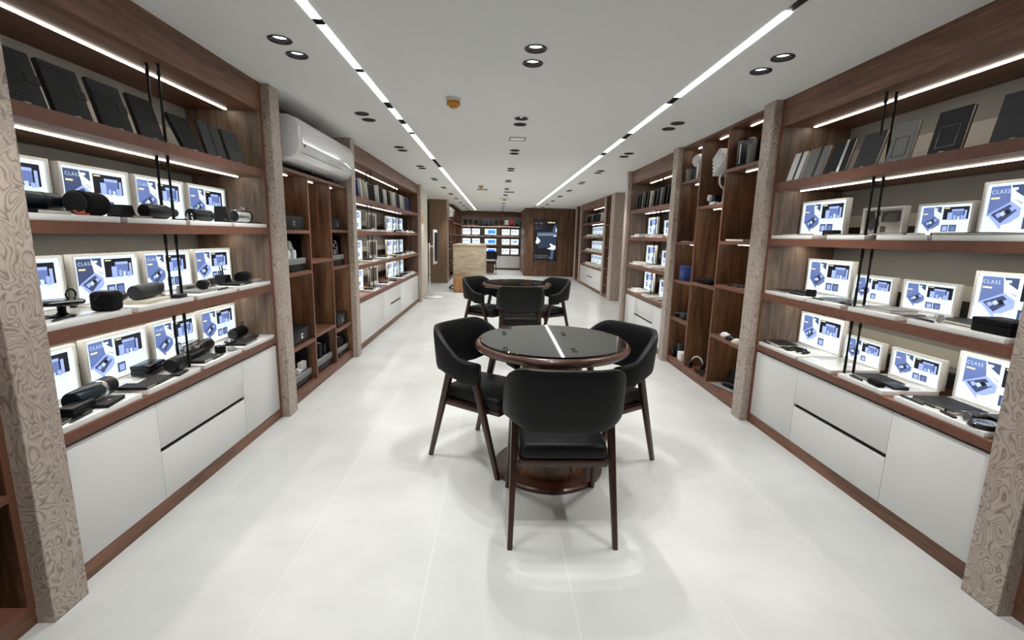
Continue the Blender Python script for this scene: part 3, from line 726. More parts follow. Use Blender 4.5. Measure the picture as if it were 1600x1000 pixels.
LI(R_M, 3.28, .14, 10, 'flask', 'flask', g_flask(.14, .036, 'black_fabric', 'black_plastic'), 'stubby black flask lying beside wedge lamp')
LI(R_M, 3.31, .06, 4, 'gadget_box', 'box', g_rbox(.08, .04, .02, 'grey_cover', .004), 'small grey gadget at far end')
LI(R_M, 3.16, .04, 6, 'pen', 'pen', g_pen(.12), 'black pen at front of fourth tray')
# --- left, worktop
LI(R_W, 1.80, .21, 0, 'gift_box', 'box', g_giftcase(.09, .08, .085), 'tall black gift box by the near pillar')
LI(R_W, 2.00, .125, 10, 'flask', 'flask', g_flask(.25, .042, 'navy_metal', 'black_plastic', 'silver'), 'large dark flask with silver band lying down')
LI(R_W, 1.865, .07, 8, 'gift_box', 'box', g_giftcase(.13, .06, .045), 'low black gift box before large flask')
LI(R_W, 1.985, .04, 12, 'card_holder', 'wallet', g_wallet(.13, .055, .016), 'black leather card holder with silver clasp')
LI(R_W, 1.75, .06, 12, 'notebook', 'notebook', g_notebook(.10, .07, .012), 'black notebook nearest the stone pillar')
LI(R_W, 1.82, .020, 8, 'pen', 'pen', g_pen(.13), 'black pen nearest the stone pillar')
LI(R_W, 2.03, .20, 4, 'card_holder', 'wallet', g_wallet(.09, .05, .012), 'small black wallet behind the large flask')
LI(R_W, 2.25, .085, 6, 'notebook', 'notebook', g_notebook(.21, .13, .014), 'wide black notebook with pale page edge')
LI(R_W, 2.29, .022, 6, 'pen', 'pen', g_pen(.14), 'black pen in front of wide notebook')
LI(R_W, 2.425, .20, 8, 'charging_dock', 'charger', g_giftcase(.15, .09, .055, 'black_gloss', 'dark_grey'), 'chunky black charging dock near lit picture')
LI(R_W, 2.24, .12, 10, 'business_card', 'card', g_rbox(.08, .045, .003, 'acrylic', .0008), 'white card lying on wide notebook', zoff=.0265+.0145)
LI(R_W, 2.41, .032, 8, 'power_bank', 'power bank', g_rbox(.10, .05, .012, 'black_plastic', .005), 'flat black power bank at tray corner')
LI(R_W, 2.495, .095, 8, 'flask', 'flask', g_flask(.15, .038, 'black_plastic', 'black_gloss'), 'smooth black tumbler lying near support rods')
LI(R_W, 2.68, .09, 6, 'notebook', 'notebook', g_notebook(.17, .12, .018, 'charcoal'), 'charcoal notebook under the silver organiser')
LI(R_W, 2.70, .15, 4, 'desk_organiser', 'organiser', g_deskstand(.16, .08, .085), 'silver topped desk organiser', zoff=.0265+.0185)
LI(R_W, 2.74, .028, 6, 'pen', 'pen', g_pen(.13), 'black pen before the silver organiser')
LI(R_W, 2.845, .075, 0, 'bluetooth_speaker', 'speaker', g_disc(.030, .045, 'black_fabric'), 'small round black speaker')
LI(R_W, 2.86, .19, 10, 'camera_lens', 'flask', g_lens(.17, .036), 'black lens shaped flask behind round speaker')
LI(R_W, 2.92, .045, 20, 'computer_mouse', 'mouse', g_mouse('grey_cover', .085, .05, .02), 'grey oval mouse near round speaker')
LI(R_W, 3.11, .09, 4, 'notebook', 'notebook', g_notebook(.18, .13, .014), 'black notebook on farthest tray')
LI(R_W, 3.06, .14, 0, 'wireless_charger', 'charger', g_disc(.035, .010), 'round black charger on notebook', zoff=.0265+.0145)
LI(R_W, 3.27, .10, 8, 'power_bank', 'power bank', g_rbox(.10, .055, .012, 'black_plastic', .005), 'flat black power bank before cylinder speaker')
LI(R_W, 3.27, .20, 4, 'bluetooth_speaker', 'speaker', g_cylspeaker(.17, .038), 'black cylinder speaker with strap by side panel')
# --- right worktop
RI(R_W, 3.26, .10, -4, 'notebook', 'notebook', g_notebook(.19, .14, .022), 'thick black notebook on farthest tray')
RI(R_W, 3.34, .028, -6, 'pen', 'pen', g_pen(.12), 'black pen on farthest tray')
RI(R_W, 3.10, .11, 10, 'charging_cable', 'cable', g_cable(9, 30, .006, .055, .045), 'tangled thick black cable')
RI(R_W, 3.13, .055, -8, 'car_charger', 'charger', g_rbox(.10, .035, .014, 'black_gloss', .003, 'silver'), 'glossy black car charger before tangled cable')
RI(R_W, 3.02, .10, 6, 'charging_cable', 'cable', g_cable(15, 20, .005, .03, .03), 'short black cable near the empty tray')
RI(R_W, 2.43, .13, -4, 'notebook', 'notebook', g_notebook(.20, .15, .014), 'wide black notebook beside glasses case', where='worktop third tray')
RI(R_W, 2.47, .03, -6, 'pen', 'pen', g_pen(.12), 'black pen before wide notebook')
RI(R_W, 2.345, .045, -10, 'glasses_case', 'case', g_rbox(.10, .045, .03, 'black_fabric', .012), 'rounded black glasses case')
RI(R_W, 2.31, .12, -8, 'power_bank', 'power bank', g_rbox(.10, .08, .018, 'navy_metal', .006), 'dark blue power bank beside glasses case')
RI(R_W, 2.03, .135, -3, 'notebook', 'notebook', g_notebook(.22, .16, .018, strap='black_plastic'), 'large black notebook with strap on nearest tray')
RI(R_W, 2.12, .03, -4, 'pen', 'pen', g_pen(.15), 'long black pen before large strapped notebook')
RI(R_W, 2.08, .05, -4, 'pen', 'pen', g_pen(.14, 'dark_grey'), 'dark grey pen beside the long black pen')
RI(R_W, 1.93, .03, -10, 'usb_stick', 'usb stick', g_rbox(.08, .018, .008, 'black_plastic', .002, 'silver'), 'narrow black usb stick near tray edge')
RI(R_W, 1.89, .055, 0, 'key_ring', 'key ring', g_keyring('silver'), 'silver key ring beside usb stick', zoff=.0285)
RI(R_W, 1.88, .10, -6, 'earbud_case', 'case', g_rbox(.075, .055, .032, 'black_plastic', .013), 'rounded black earbud case')
RI(R_W, 1.82, .17, -4, 'gadget_box', 'box', g_rbox(.12, .09, .03, 'black_plastic', .004), 'flat black gadget box by near pillar')
RI(R_W, 1.80, .055, 0, 'wireless_charger', 'charger', g_disc(.055, .022), 'round black wireless charger by near pillar')
# --- right middle shelf
RI(R_M, 3.26, .10, -4, 'notebook', 'notebook', g_notebook(.19, .14, .012), 'black notebook on farthest tray')
RI(R_M, 3.10, .075, 4, 'power_bank', 'power bank', g_rbox(.13, .06, .010, 'black_plastic', .004), 'flat black power bank before round speaker')
RI(R_M, 3.02, .10, 0, 'bluetooth_speaker', 'speaker', g_disc(.030, .045, 'black_fabric'), 'little round black speaker')
RI(R_M, 3.17, .15, 0, 'gadget_box', 'box', g_rbox(.10, .06, .02, 'charcoal', .004), 'charcoal gadget box behind notebook')
RI(R_M, 2.78, .12, -4, 'notebook', 'notebook', g_notebook(.20, .14, .012, 'navy_metal'), 'slate blue notebook by the support rods')
RI(R_M, 2.86, .03, -4, 'pen', 'pen', g_pen(.12), 'black pen before slate notebook')
RI(R_M, 2.66, .06, -6, 'computer_mouse', 'mouse', g_mouse('black_plastic', .10, .05, .018), 'flat black mouse before slate notebook')
RI(R_M, 2.42, .12, -4, 'notebook', 'notebook', g_notebook(.20, .15, .016, 'grey_cover'), 'light grey notebook on third tray')
RI(R_M, 2.50, .03, -6, 'pen', 'pen', g_pen(.12, 'silver'), 'silver pen before light grey notebook')
RI(R_M, 2.28, .10, -6, 'power_bank', 'power bank', g_rbox(.08, .11, .010, 'grey_cover', .004), 'pale grey power bank beside grey notebook')
RI(R_M, 2.02, .16, -4, 'notebook', 'notebook', g_notebook(.21, .15, .016), 'black notebook behind the keys')
RI(R_M, 2.08, .05, 0, 'key_ring', 'key ring', g_keyring('silver'), 'small silver key ring before notebook', zoff=.0285)
RI(R_M, 2.13, .03, -8, 'pen', 'pen', g_pen(.13), 'black pen at tray edge')
RI(R_M, 1.83, .09, -4, 'gift_box', 'box', g_giftcase(.17, .12, .06, 'black_fabric', 'black_plastic'), 'big black gift box by near pillar')
# --- right eye level: flat black goods
for y, wd, dd, hh, nm in ((3.24, .20, .12, .012, 'thin black notebook at far end'), (2.80, .20, .12, .010, 'thin black notebook before unlit stand'), (2.44, .24, .12, .012, 'wide thin black notebook behind rods'), (2.03, .30, .14, .012, 'long thin black portfolio nearest the viewer')):
    RI(R_E, y, .10, -3, 'notebook', 'notebook', g_notebook(wd, dd, hh), nm)
RI(R_E, 2.95, .13, 0, 'gadget_box', 'box', g_rbox(.10, .06, .035, 'black_plastic', .008), 'rounded black gadget case')
RI(R_E, 2.31, .05, -3, 'pen', 'pen', g_pen(.13, 'silver'), 'silver pen before the third stand')

# --- top shelf notebooks leaning and facing the aisle
def lean_notebook(side, y0, y1, cover, label, extra=None, h=.195, lean=15, group=None):
    f, s = (XL, -1) if side == 'L' else (XR, 1)
    w = y1-y0; t = .018
    M = RX(-math.radians(lean))
    o = thing('notebook', label, 'notebook', (f+s*.012, (y0+y1)/2, SH[2][1]+.001), PI/2 if side == 'L' else -PI/2, group)
    mb = MB(); mb.box((-w/2, 0, 0), (w/2, .003, h), bev=.001, seg=1, M=M); mb.box((-w/2, t-.003, 0), (w/2, t, h), bev=.001, seg=1, M=M)
    mb.box((-w/2, 0, 0), (-w/2+.003, t, h), M=M); part('cover', mb, cover, o)
    mb = MB(); mb.box((-w/2+.004, .0032, .003), (w/2-.004, t-.0032, h-.003), M=M); part('pages', mb, 'paper', o)
    for e in extra or ():
        if e[0] == 'strap': mb = MB(); mb.box((w*e[1], -.0012, -.0005), (w*e[1]+e[2], .0, h+.0005), M=M); part('strap', mb, e[3], o)
        if e[0] == 'flap': mb = MB(); mb.box((w*.22, -.003, h*.42), (w*.52, 0, h*.60), bev=.001, seg=1, M=M); part('clasp_flap', mb, cover, o)
        if e[0] == 'dot': mb = MB(); mb.lathe([(0, -.002), (.008, -.002), (.008, 0), (0, 0)], seg=14, M=M @ T(w*e[1], 0, h*e[2]) @ RX(PI/2)); part('button', mb, 'silver', o)
        if e[0] == 'ribs':
            mb = MB()
            for k in range(e[1]): z = h*e[2]+(h*(e[3]-e[2]))*k/e[1]; mb.box((-w/2+.004, -.0012, z), (w*e[4], .0, z+h*(e[3]-e[2])/e[1]*.55), M=M)
            part('embossed_ribs', mb, 'black_leather', o)
        if e[0] == 'frame':
            mb = MB(); a = .0025
            for q in ((-w*.3, h*.12, w*.3, h*.12+a), (-w*.3, h*.6, w*.3, h*.6+a), (-w*.3, h*.12, -w*.3+a, h*.6), (w*.3-a, h*.12, w*.3, h*.6)): mb.box((q[0], -.0012, q[1]), (q[2], 0, q[3]), M=M)
            part('pocket_outline', mb, e[1], o)
    mb = MB(); mb.box((-w*.15, t*.9, 0), (w*.15, t+.07, .004), bev=.001, seg=1); mb.box((-.01, -.012, 0), (.01, t, .0035), bev=.001, seg=1); part('easel_foot', mb, 'acrylic', o)
    return o
TL_ = 'on top shelf, left front bay'
lean_notebook('L', 1.70, 1.875, 'charcoal', f'wavy grain charcoal notebook with flap nearest viewer {TL_}', [('flap',), ('ribs', 12, .02, .98, .2)])
lean_notebook('L', 1.905, 2.07, 'charcoal', f'horizontally ribbed charcoal notebook with clasp {TL_}', [('ribs', 11, .05, .95, .22), ('flap',)])
lean_notebook('L', 2.117, 2.284, 'charcoal', f'woven pattern dark notebook with small clasp, third {TL_}', [('ribs', 22, .05, .75, .3), ('flap',)])
lean_notebook('L', 2.331, 2.486, 'black_leather', f'two-tone dark notebook with patterned upper half {TL_}', [('ribs', 18, .42, .98, .48)])
lean_notebook('L', 2.63, 2.79, 'black_leather', f'smooth black notebook behind the support rods {TL_}', [('strap', -.45, .01, 'dark_grey')], lean=24)
lean_notebook('L', 2.835, 3.02, 'dark_grey', f'dark grey notebook with silver button strap {TL_}', [('strap', 0, .012, 'black_leather'), ('dot', .03, .45)])
lean_notebook('L', 3.065, 3.235, 'dark_grey', f'plain dark grey notebook at far end {TL_}', [('flap',)])
TR_ = 'on top shelf, right front bay'
lean_notebook('R', 3.225, 3.36, 'white_plastic', f'white notebook with dark band at far end {TR_}', [('strap', .0, .022, 'dark_grey')])
lean_notebook('R', 3.01, 3.195, 'grey_cover', f'light grey notebook with darker band {TR_}', [('strap', .05, .025, 'dark_grey')])
lean_notebook('R', 2.80, 2.965, 'black_leather', f'black notebook with silver band {TR_}', [('strap', .1, .022, 'silver')])
lean_notebook('R', 2.575, 2.73, 'dark_grey', f'dark grey notebook behind the support rods {TR_}', [('flap',)])
lean_notebook('R', 2.365, 2.505, 'grey_cover', f'light grey notebook with black outlined pocket {TR_}', [('frame', 'black_leather')], lean=10)
lean_notebook('R', 2.10, 2.26, 'charcoal', f'charcoal notebook with black outlined pocket {TR_}', [('frame', 'black_gloss')], lean=10)
lean_notebook('R', 1.78, 1.975, 'dark_grey', f'slate notebook with silver button nearest viewer {TR_}', [('dot', .3, .5)], lean=10)

# ------------------------------------------------------------------ goods in the pigeonholes
def cub(side, y, d, z, name, cat, parts, label, ang=0):
    f, s = (XL, -1) if side == 'L' else (XR, 1)
    return put(name, cat, parts, label, (f+s*d, y, z+.0005), (PI/2 if side == 'L' else -PI/2)+math.radians(ang))
def g_logobox(w, d, h, m_='charcoal'):
    a = MB(); a.box((-w/2, -d/2, 0), (w/2, d/2, h), bev=.003)
    b = MB(); b.box((-.022, -d/2-.0012, h*.30), (-.010, -d/2, h*.68)); b.box((-.006, -d/2-.0012, h*.52), (.016, -d/2, h*.68)); b.box((-.006, -d/2-.0012, h*.30), (.016, -d/2, h*.46))
    c = MB(); c.box((-w/2-.0008, -d/2-.0008, h*.80), (w/2+.0008, d/2+.0008, h*.805))
    return [('body', a, m_), ('emblem', b, 'silver'), ('lid_line', c, 'black_plastic')]
def g_giftset(w, d, h, kind):
    a = MB(); a.box((-w/2, -d/2, 0), (w/2, d/2, h*.20), bev=.003); a.box((-w/2, d/2-.02, h*.2), (w/2, d/2, h), bev=.003); a.box((w/2-.006, -d/2+.03, h*.2), (w/2, d/2-.02, h))
    b = MB(); b.box((-w/2+.001, -d/2-.001, h*.20), (w/2-.001, -d/2+.03, h*.36), bev=.002)
    i = MB(); m_ = 'black_plastic'
    if kind == 'headphones':
        m_ = 'white_plastic'
        i.lathe([(0, -.03), (.036, -.022), (.042, 0), (.036, .022), (0, .03)], seg=20, M=T(-.012, 0, h*.72) @ RX(1.4)); i.lathe([(0, -.02), (.03, -.014), (.034, 0), (.03, .014), (0, .02)], seg=20, M=T(.045, .0, h*.58) @ RX(1.5))
        i.lathe([(0, 0), (.028, 0), (.03, .05), (.02, .08), (0, .085)], seg=18, M=T(-w*.28, -.03, h*.36)); i.box((.02, -.04, h*.37), (.06, 0, h*.56), bev=.006)
        i.lathe([(0, 0), (.026, 0), (.026, .07), (0, .075)], seg=18, M=T(-w*.05, -.04, h*.36))
    elif kind == 'cable':
        m_ = 'silver'
        i.tube([(.035*math.cos(k*.5)-.01, -.03, h*.72+.04*math.sin(k*.5)) for k in range(11)], .006, seg=8); i.box((-w*.3, -.05, h*.38), (-w*.05, -.02, h*.55), bev=.003); i.box((.01, -.045, h*.38), (.05, -.02, h*.68), bev=.004)
    elif kind == 'dark':
        i.lathe([(0, 0), (.03, 0), (.03, h*.42), (0, h*.44)], seg=18, M=T(-w*.2, -.03, h*.36)); i.lathe([(0, 0), (.024, 0), (.024, h*.3), (0, h*.31)], seg=18, M=T(w*.1, -.03, h*.36)); i.box((w*.2, -.04, h*.36), (w*.36, -.01, h*.66), bev=.004)
    else:
        m_ = 'white_plastic'
        i.box((w*.02, -.05, h*.37), (w*.30, -.01, h*.62), bev=.004); i.lathe([(0, 0), (.024, 0), (.024, .05), (0, .055)], seg=16, M=T(-w*.18, -.04, h*.36) @ RX(.4)); i.box((-w*.42, -.04, h*.36), (-w*.32, .0, h*.55), bev=.003)
    bmesh.ops.translate(i.bm, vec=(w*.12, -.03, 0), verts=i.bm.verts[:])
    return [('open_case', a, 'black_plastic'), ('front_card', b, 'grey_cover'), ('contents', i, m_)]
LC = f'in the {LCUB}'; 
cub('L', 3.99, .15, 1.43, 'gift_box', 'box', g_logobox(.39, .22, .112), f'large charcoal gift box with silver emblem, top left {LC}')
cub('L', 3.99, .15, 1.085, 'gift_set', 'gift set', g_giftset(.39, .22, .30, 'headphones'), f'open black gift set with white headphones {LC}')
cub('L', 3.99, .14, .47, 'gift_box', 'box', g_logobox(.38, .22, .125, 'black_plastic'), f'black gift box with white emblem, lower near cell {LC}')
cub('L', 3.98, .15, .085, 'gift_set', 'gift set', g_giftset(.40, .22, .30, 'white'), f'open gift set with white gadgets, bottom near cell {LC}')
cub('L', 4.525, .15, .085, 'gift_set', 'gift set', g_giftset(.40, .22, .34, 'dark'), f'open gift set with dark cups, bottom middle cell {LC}')
mb = MB(); mb.prism([(-.03, 0), (.03, 0), (-.028, .13)], -.05, .05, 'x'); mb.box((-.052, -.032, 0), (.052, .032, .002))
cub('L', 4.33, .12, 1.165, 'tent_card', 'card', [('card', mb, 'paper')], f'white folded tent card, middle cell {LC}')
cub('L', 5.06, .15, 1.445, 'gift_box', 'box', g_logobox(.34, .22, .11), f'charcoal gift box with silver emblem, top far cell {LC}')
cub('L', 5.06, .15, 1.07, 'gift_set', 'gift set', g_giftset(.34, .22, .31, 'cable'), f'open gift set with silver cable and card {LC}')
cub('L', 5.06, .14, .42, 'gift_box', 'box', g_logobox(.34, .22, .13, 'black_plastic'), f'black gift box with white emblem, lower far cell {LC}')
cub('L', 5.06, .15, .085, 'gift_set', 'gift set', g_giftset(.34, .22, .27, 'dark'), f'open gift set with dark cups, bottom far cell {LC}')
RC = f'in the {RCUB}'
mb = MB(); mb.lathe([(0, 0), (.07, 0), (.075, .01), (.075, .22), (.065, .235), (0, .24)], seg=24)
m2 = MB(); m2.box((-.012, -.079, .03), (-.004, -.074, .19))
cub('R', 4.14, .11, 2.04, 'coffee_flask', 'flask', [('body', MB().lathe([(0, 0), (.075, 0), (.078, .01), (.078, .22), (.06, .24), (0, .245)], seg=24), 'black_gloss'), ('gauge', m2, 'silver')], f'wide black flask with silver gauge, top cell {RC}', 30)
mb = MB(); mb.box((-.09, -.06, 0), (.09, .06, .25), bev=.02, seg=3)
cub('R', 3.98, .22, 2.04, 'speaker_box', 'speaker', [('body', mb, 'black_gloss'), ('foot', MB().box((-.07, -.05, 0), (.07, .05, .004)), 'black_plastic')], f'glossy black upright speaker box, top cell {RC}')
mb = MB(); mb.box((-.035, -.03, 0), (.035, .03, .23), bev=.028, seg=4)
m2 = MB(); m2.lathe([(0, 0), (.022, 0), (.024, .004), (.0, .005)], seg=20, M=T(0, -.031, .19) @ RX(PI/2))
cub('R', 4.00, .08, 2.04, 'video_doorbell', 'gadget', [('body', mb, 'grey_cover'), ('lens', m2, 'black_gloss')], f'tall silver capsule gadget with black lens {RC}')
cub('R', 4.03, .13, 1.415, 'laptop_sleeve', 'sleeve', g_notebook(.30, .22, .022), f'black laptop sleeve lying flat {RC}')
cub('R', 4.02, .10, 1.02, 'charging_cable', 'cable', g_cable(33, 26, .006, .10, .06), f'loose black cable in near column {RC}')
cub('R', 4.11, .08, .555, 'computer_mouse', 'mouse', g_mouse('white_plastic', .12, .07, .04), f'white computer mouse {RC}', 20)
cub('R', 3.96, .055, .555, 'computer_mouse', 'mouse', g_mouse('black_plastic', .12, .07, .04), f'black computer mouse {RC}', 30)
cub('R', 3.83, .05, .555, 'computer_mouse', 'mouse', g_mouse('cream', .12, .07, .04), f'cream computer mouse close to the pillar {RC}', 30)
a = MB(); a.box((-.16, -.09, 0), (.16, .09, .012), bev=.003); b = MB(); b.box((-.16, 0, 0), (.16, .008, .15), bev=.003, M=T(0, .09, .012) @ RX(-.5)); c = MB(); c.box((-.06, -.04, .0125), (.05, .01, .03), bev=.006)
cub('R', 4.03, .13, .085, 'gadget_case', 'case', [('tray', a, 'grey_cover'), ('lid', b, 'dark_grey'), ('gadget', c, 'black_plastic')], f'open pale case with black gadget, bottom cell {RC}', 15)
# ridged folding lamp shade, ring lamp, watch dock
t = thing('folding_lamp', f'pale ridged folding lamp on thin stem, middle column {RC}', 'lamp', (XR+.10, 4.54, 1.7525), -PI/2)
for k in range(5): part('shade_fold', MB().box((-.13+.012*k, -.05, -.012), (.13-.012*k, .07, .010), bev=.007, seg=2, M=T(.03, -.02, .40) @ RY(-.55) @ T(0, 0, .034*k-.06)), 'white_plastic', t)
part('stem', MB().tube([(.0, .05, .01), (.02, .05, .2), (.0, .03, .38)], .007), 'white_plastic', t)
part('foot', MB().lathe([(0, 0), (.05, 0), (.05, .010), (0, .012)], seg=20, M=T(0, .05, 0)), 'white_plastic', t)
a = MB(); a.tube([(.0, .055*math.cos(2*PI*k/24), .22+.075*math.sin(2*PI*k/24)) for k in range(24)], .010, closed=True); b = MB(); b.lathe([(0, 0), (.05, 0), (.05, .012), (.015, .02), (.012, .14), (0, .145)], seg=20)
cub('R', 4.41, .08, 1.752, 'ring_lamp', 'lamp', [('ring', a, 'white_plastic'), ('foot', b, 'white_plastic')], f'white ring lamp on round foot {RC}')
a = MB(); a.box((-.035, -.02, .05), (.035, .02, .11), bev=.012, M=RY(.3)); b = MB(); b.lathe([(0, 0), (.03, 0), (.012, .03), (.01, .06), (0, .06)], seg=16)
cub('R', 4.70, .07, 1.752, 'watch_charger', 'charger', [('head', a, 'white_plastic'), ('foot', b, 'black_plastic')], f'white watch charger on black foot {RC}')
cub('R', 4.62, .11, 1.752, 'phone_stand', 'stand', g_trap(.10, .07, .10), f'black wedge phone stand {RC}')
cub('R', 4.53, .045, 1.752, 'power_bank', 'power bank', g_rbox(.10, .05, .03, 'white_plastic', .008), f'white rounded power bank {RC}')
cub('R', 4.58, .13, .99, 'laptop_bag', 'bag', g_rbox(.30, .20, .05, 'black_fabric', .015, 'silver'), f'black laptop case lying flat {RC}')
a = MB(); a.tube([(.07*math.cos(PI*k/14), 0, .03+.10*math.sin(PI*k/14)) for k in range(15)], .008); cups = [('ear_cup', MB().lathe([(0, -.015), (.035, -.012), (.038, 0), (.035, .012), (0, .015)], seg=18, M=T(x, 0, .038) @ RY(PI/2)), 'black_plastic') for x in (-.07, .07)]
cub('R', 4.67, .09, .085, 'headphones', 'headphones', [('band', a, 'cream')]+cups, f'beige banded headphones, bottom middle cell {RC}', 40)
cub('R', 4.50, .09, .085, 'charging_cable', 'cable', g_cable(41, 34, .008, .10, .06), f'heap of black cable, bottom middle cell {RC}')
cub('R', 4.33, .2, .085, 'laptop_sleeve', 'sleeve', [('body', MB().prism([(-.10, 0), (.10, 0), (.10, .12), (-.06, .12)], -.01, .01, 'y', M=RX(-.3)), 'charcoal'), ('zip', MB().box((-.06, -.004, .114), (.10, .004, .122), M=RX(-.3)), 'dark_grey')], f'leaning charcoal sleeve, bottom middle cell {RC}')
a = MB(); a.lathe([(0, 0), (.05, 0), (.055, .13), (0, .135)], seg=22); b = MB(); [b.box((-.052, -.006-.012*0, .03+.022*k), (-.05, .006, .04+.022*k)) for k in range(4)]
cub('R', 5.19, .065, 2.04, 'travel_cup', 'cup', [('body', a, 'grey_cover'), ('lettering', b, 'white_plastic')], f'grey cup with vertical marks, far top cell {RC}')
a = MB(); a.lathe([(0, 0), (.045, 0), (.04, .14), (0, .145)], seg=20); b = MB(); b.lathe([(.0, .13)]+[(.07*math.sin(PI*k/12), .20-.07*math.cos(PI*k/12)) for k in range(1, 12)]+[(0, .27)], seg=24, cap=False)
cub('R', 5.06, .09, 2.04, 'globe_lamp', 'lamp', [('foot', a, 'dark_grey'), ('globe', b, 'white_plastic')], f'white globe lamp on dark foot, far top cell {RC}')
b = MB(); b.lathe([(.0, .13)]+[(.06*math.sin(PI*k/12), .19-.06*math.cos(PI*k/12)) for k in range(1, 12)]+[(0, .25)], seg=24, cap=False)
cub('R', 5.17, .20, 2.04, 'globe_lamp', 'lamp', [('foot', MB().lathe([(0, 0), (.03, 0), (.03, .14), (0, .145)], seg=16), 'white_plastic'), ('globe', b, 'white_plastic')], f'smaller white globe lamp behind grey cup {RC}')
cub('R', 4.96, .05, 2.04, 'power_bank', 'power bank', g_rbox(.05, .03, .16, 'white_plastic', .008), f'upright white power bank, far top cell {RC}')
cub('R', 5.12, .11, 1.395, 'catalogue', 'book', g_notebook(.22, .16, .012, 'grey_cover'), f'pale grey catalogue lying flat {RC}')
cub('R', 5.13, .08, .972, 'gift_box', 'box', g_logobox(.13, .10, .16, 'blue_cover'), f'small upright blue box {RC}')
cub('R', 5.20, .07, .545, 'action_camera', 'camera', g_lens(.08, .035), f'small black camera barrel {RC}', 70)
cub('R', 5.06, .08, .545, 'action_camera', 'camera', g_rbox(.13, .07, .07, 'dark_grey', .008, 'silver'), f'boxy dark camera beside camera barrel {RC}')
cub('R', 5.20, .07, .085, 'bluetooth_speaker', 'speaker', g_cylspeaker(.09, .06, False), f'stout black speaker with round face, bottom far cell {RC}', 80)
cub('R', 5.10, .10, .085, 'gift_box', 'box', g_rbox(.07, .09, .17, 'dark_grey', .004), f'upright dark box, bottom far cell {RC}')
cub('R', 4.99, .06, .085, 'gift_box', 'box', g_rbox(.10, .07, .10, 'white_plastic', .003, 'dark_grey'), f'small white box, bottom far cell {RC}')
cub('L', 1.20, .08, .085, 'gadget_case', 'case', g_rbox(.20, .12, .05, 'black_plastic', .01, 'white_plastic'), 'black case with white mark, pigeonhole at left picture edge')

# ------------------------------------------------------------------ books and stands in the farther bays
def book(f, s, y, w, h, d, cover, label, group, lean=0, z=SH[2][1]):
    o = thing('book', label, 'book', (f+s*.03, y, z+.001), PI/2 if s < 0 else -PI/2, group)
    M = RY(math.radians(lean))
    mb = MB(); mb.box((-w/2, 0, 0), (-w/2+.003, d, h), M=M); mb.box((w/2-.003, 0, 0), (w/2, d, h), M=M); mb.box((-w/2, 0, 0), (w/2, .003, h), M=M); part('cover', mb, cover, o)
    mb = MB(); mb.box((-w/2+.0032, .0032, .003), (w/2-.0032, d-.003, h-.003), M=M); part('pages', mb, 'paper', o)
seq = ['blue', 'blue', 'white', 'cream', 'white', 'black', 'dark grey', 'black', 'white', 'white', 'black', 'dark grey', 'white', 'white', 'black', 'dark grey', 'cream', 'white', 'white', 'grey', 'dark grey', 'black', 'white', 'white', 'cream', 'grey', 'blue', 'blue', 'blue']
cm = {'blue': 'blue_cover', 'white': 'white_plastic', 'black': 'black_leather', 'dark grey': 'dark_grey', 'grey': 'grey_cover', 'cream': 'cream'}
cnts = {}
yy = 5.72
for i, c in enumerate(seq):
    w_ = .028+.02*rng.random(); cnts[c] = cnts.get(c, 0)+1
    n = cnts[c]
    book(XL, -1, yy, w_, .215+.03*rng.random(), .15, cm[c], f'{c} book, {ORD[n-1]} {c} one from near end on top shelf, {LM}', 'books in the left middle bay', lean=-19+4*rng.random())
    yy += w_+.070+.03*rng.random()
yy = 5.55
for i, c in enumerate(['dark grey', 'grey', 'black', 'black', 'grey', 'dark grey', 'black', 'cream', 'dark grey', 'black', 'grey', 'black', 'dark grey']):
    w_ = .03+.03*rng.random()
    book(XR, 1, yy, w_, .21+.02*rng.random(), .16, cm[c], f'{c} notebook, {ORD[i]} in row from near end on top shelf, {RM}', 'notebooks in the right middle bay', lean=12)
    yy += w_+.07+.03*rng.random()
yy = 12.2
for i in range(11):
    c = ['white', 'black', 'dark grey', 'black', 'dark grey', 'black', 'grey', 'black', 'dark grey', 'black', 'grey'][i]
    book(XF, 1, yy, .05, .22, .16, cm[c], f'{c} notebook, {ORD[i]} in row from near end on top shelf, {RR}', 'notebooks in the right rear bay', lean=18)
    yy += .2
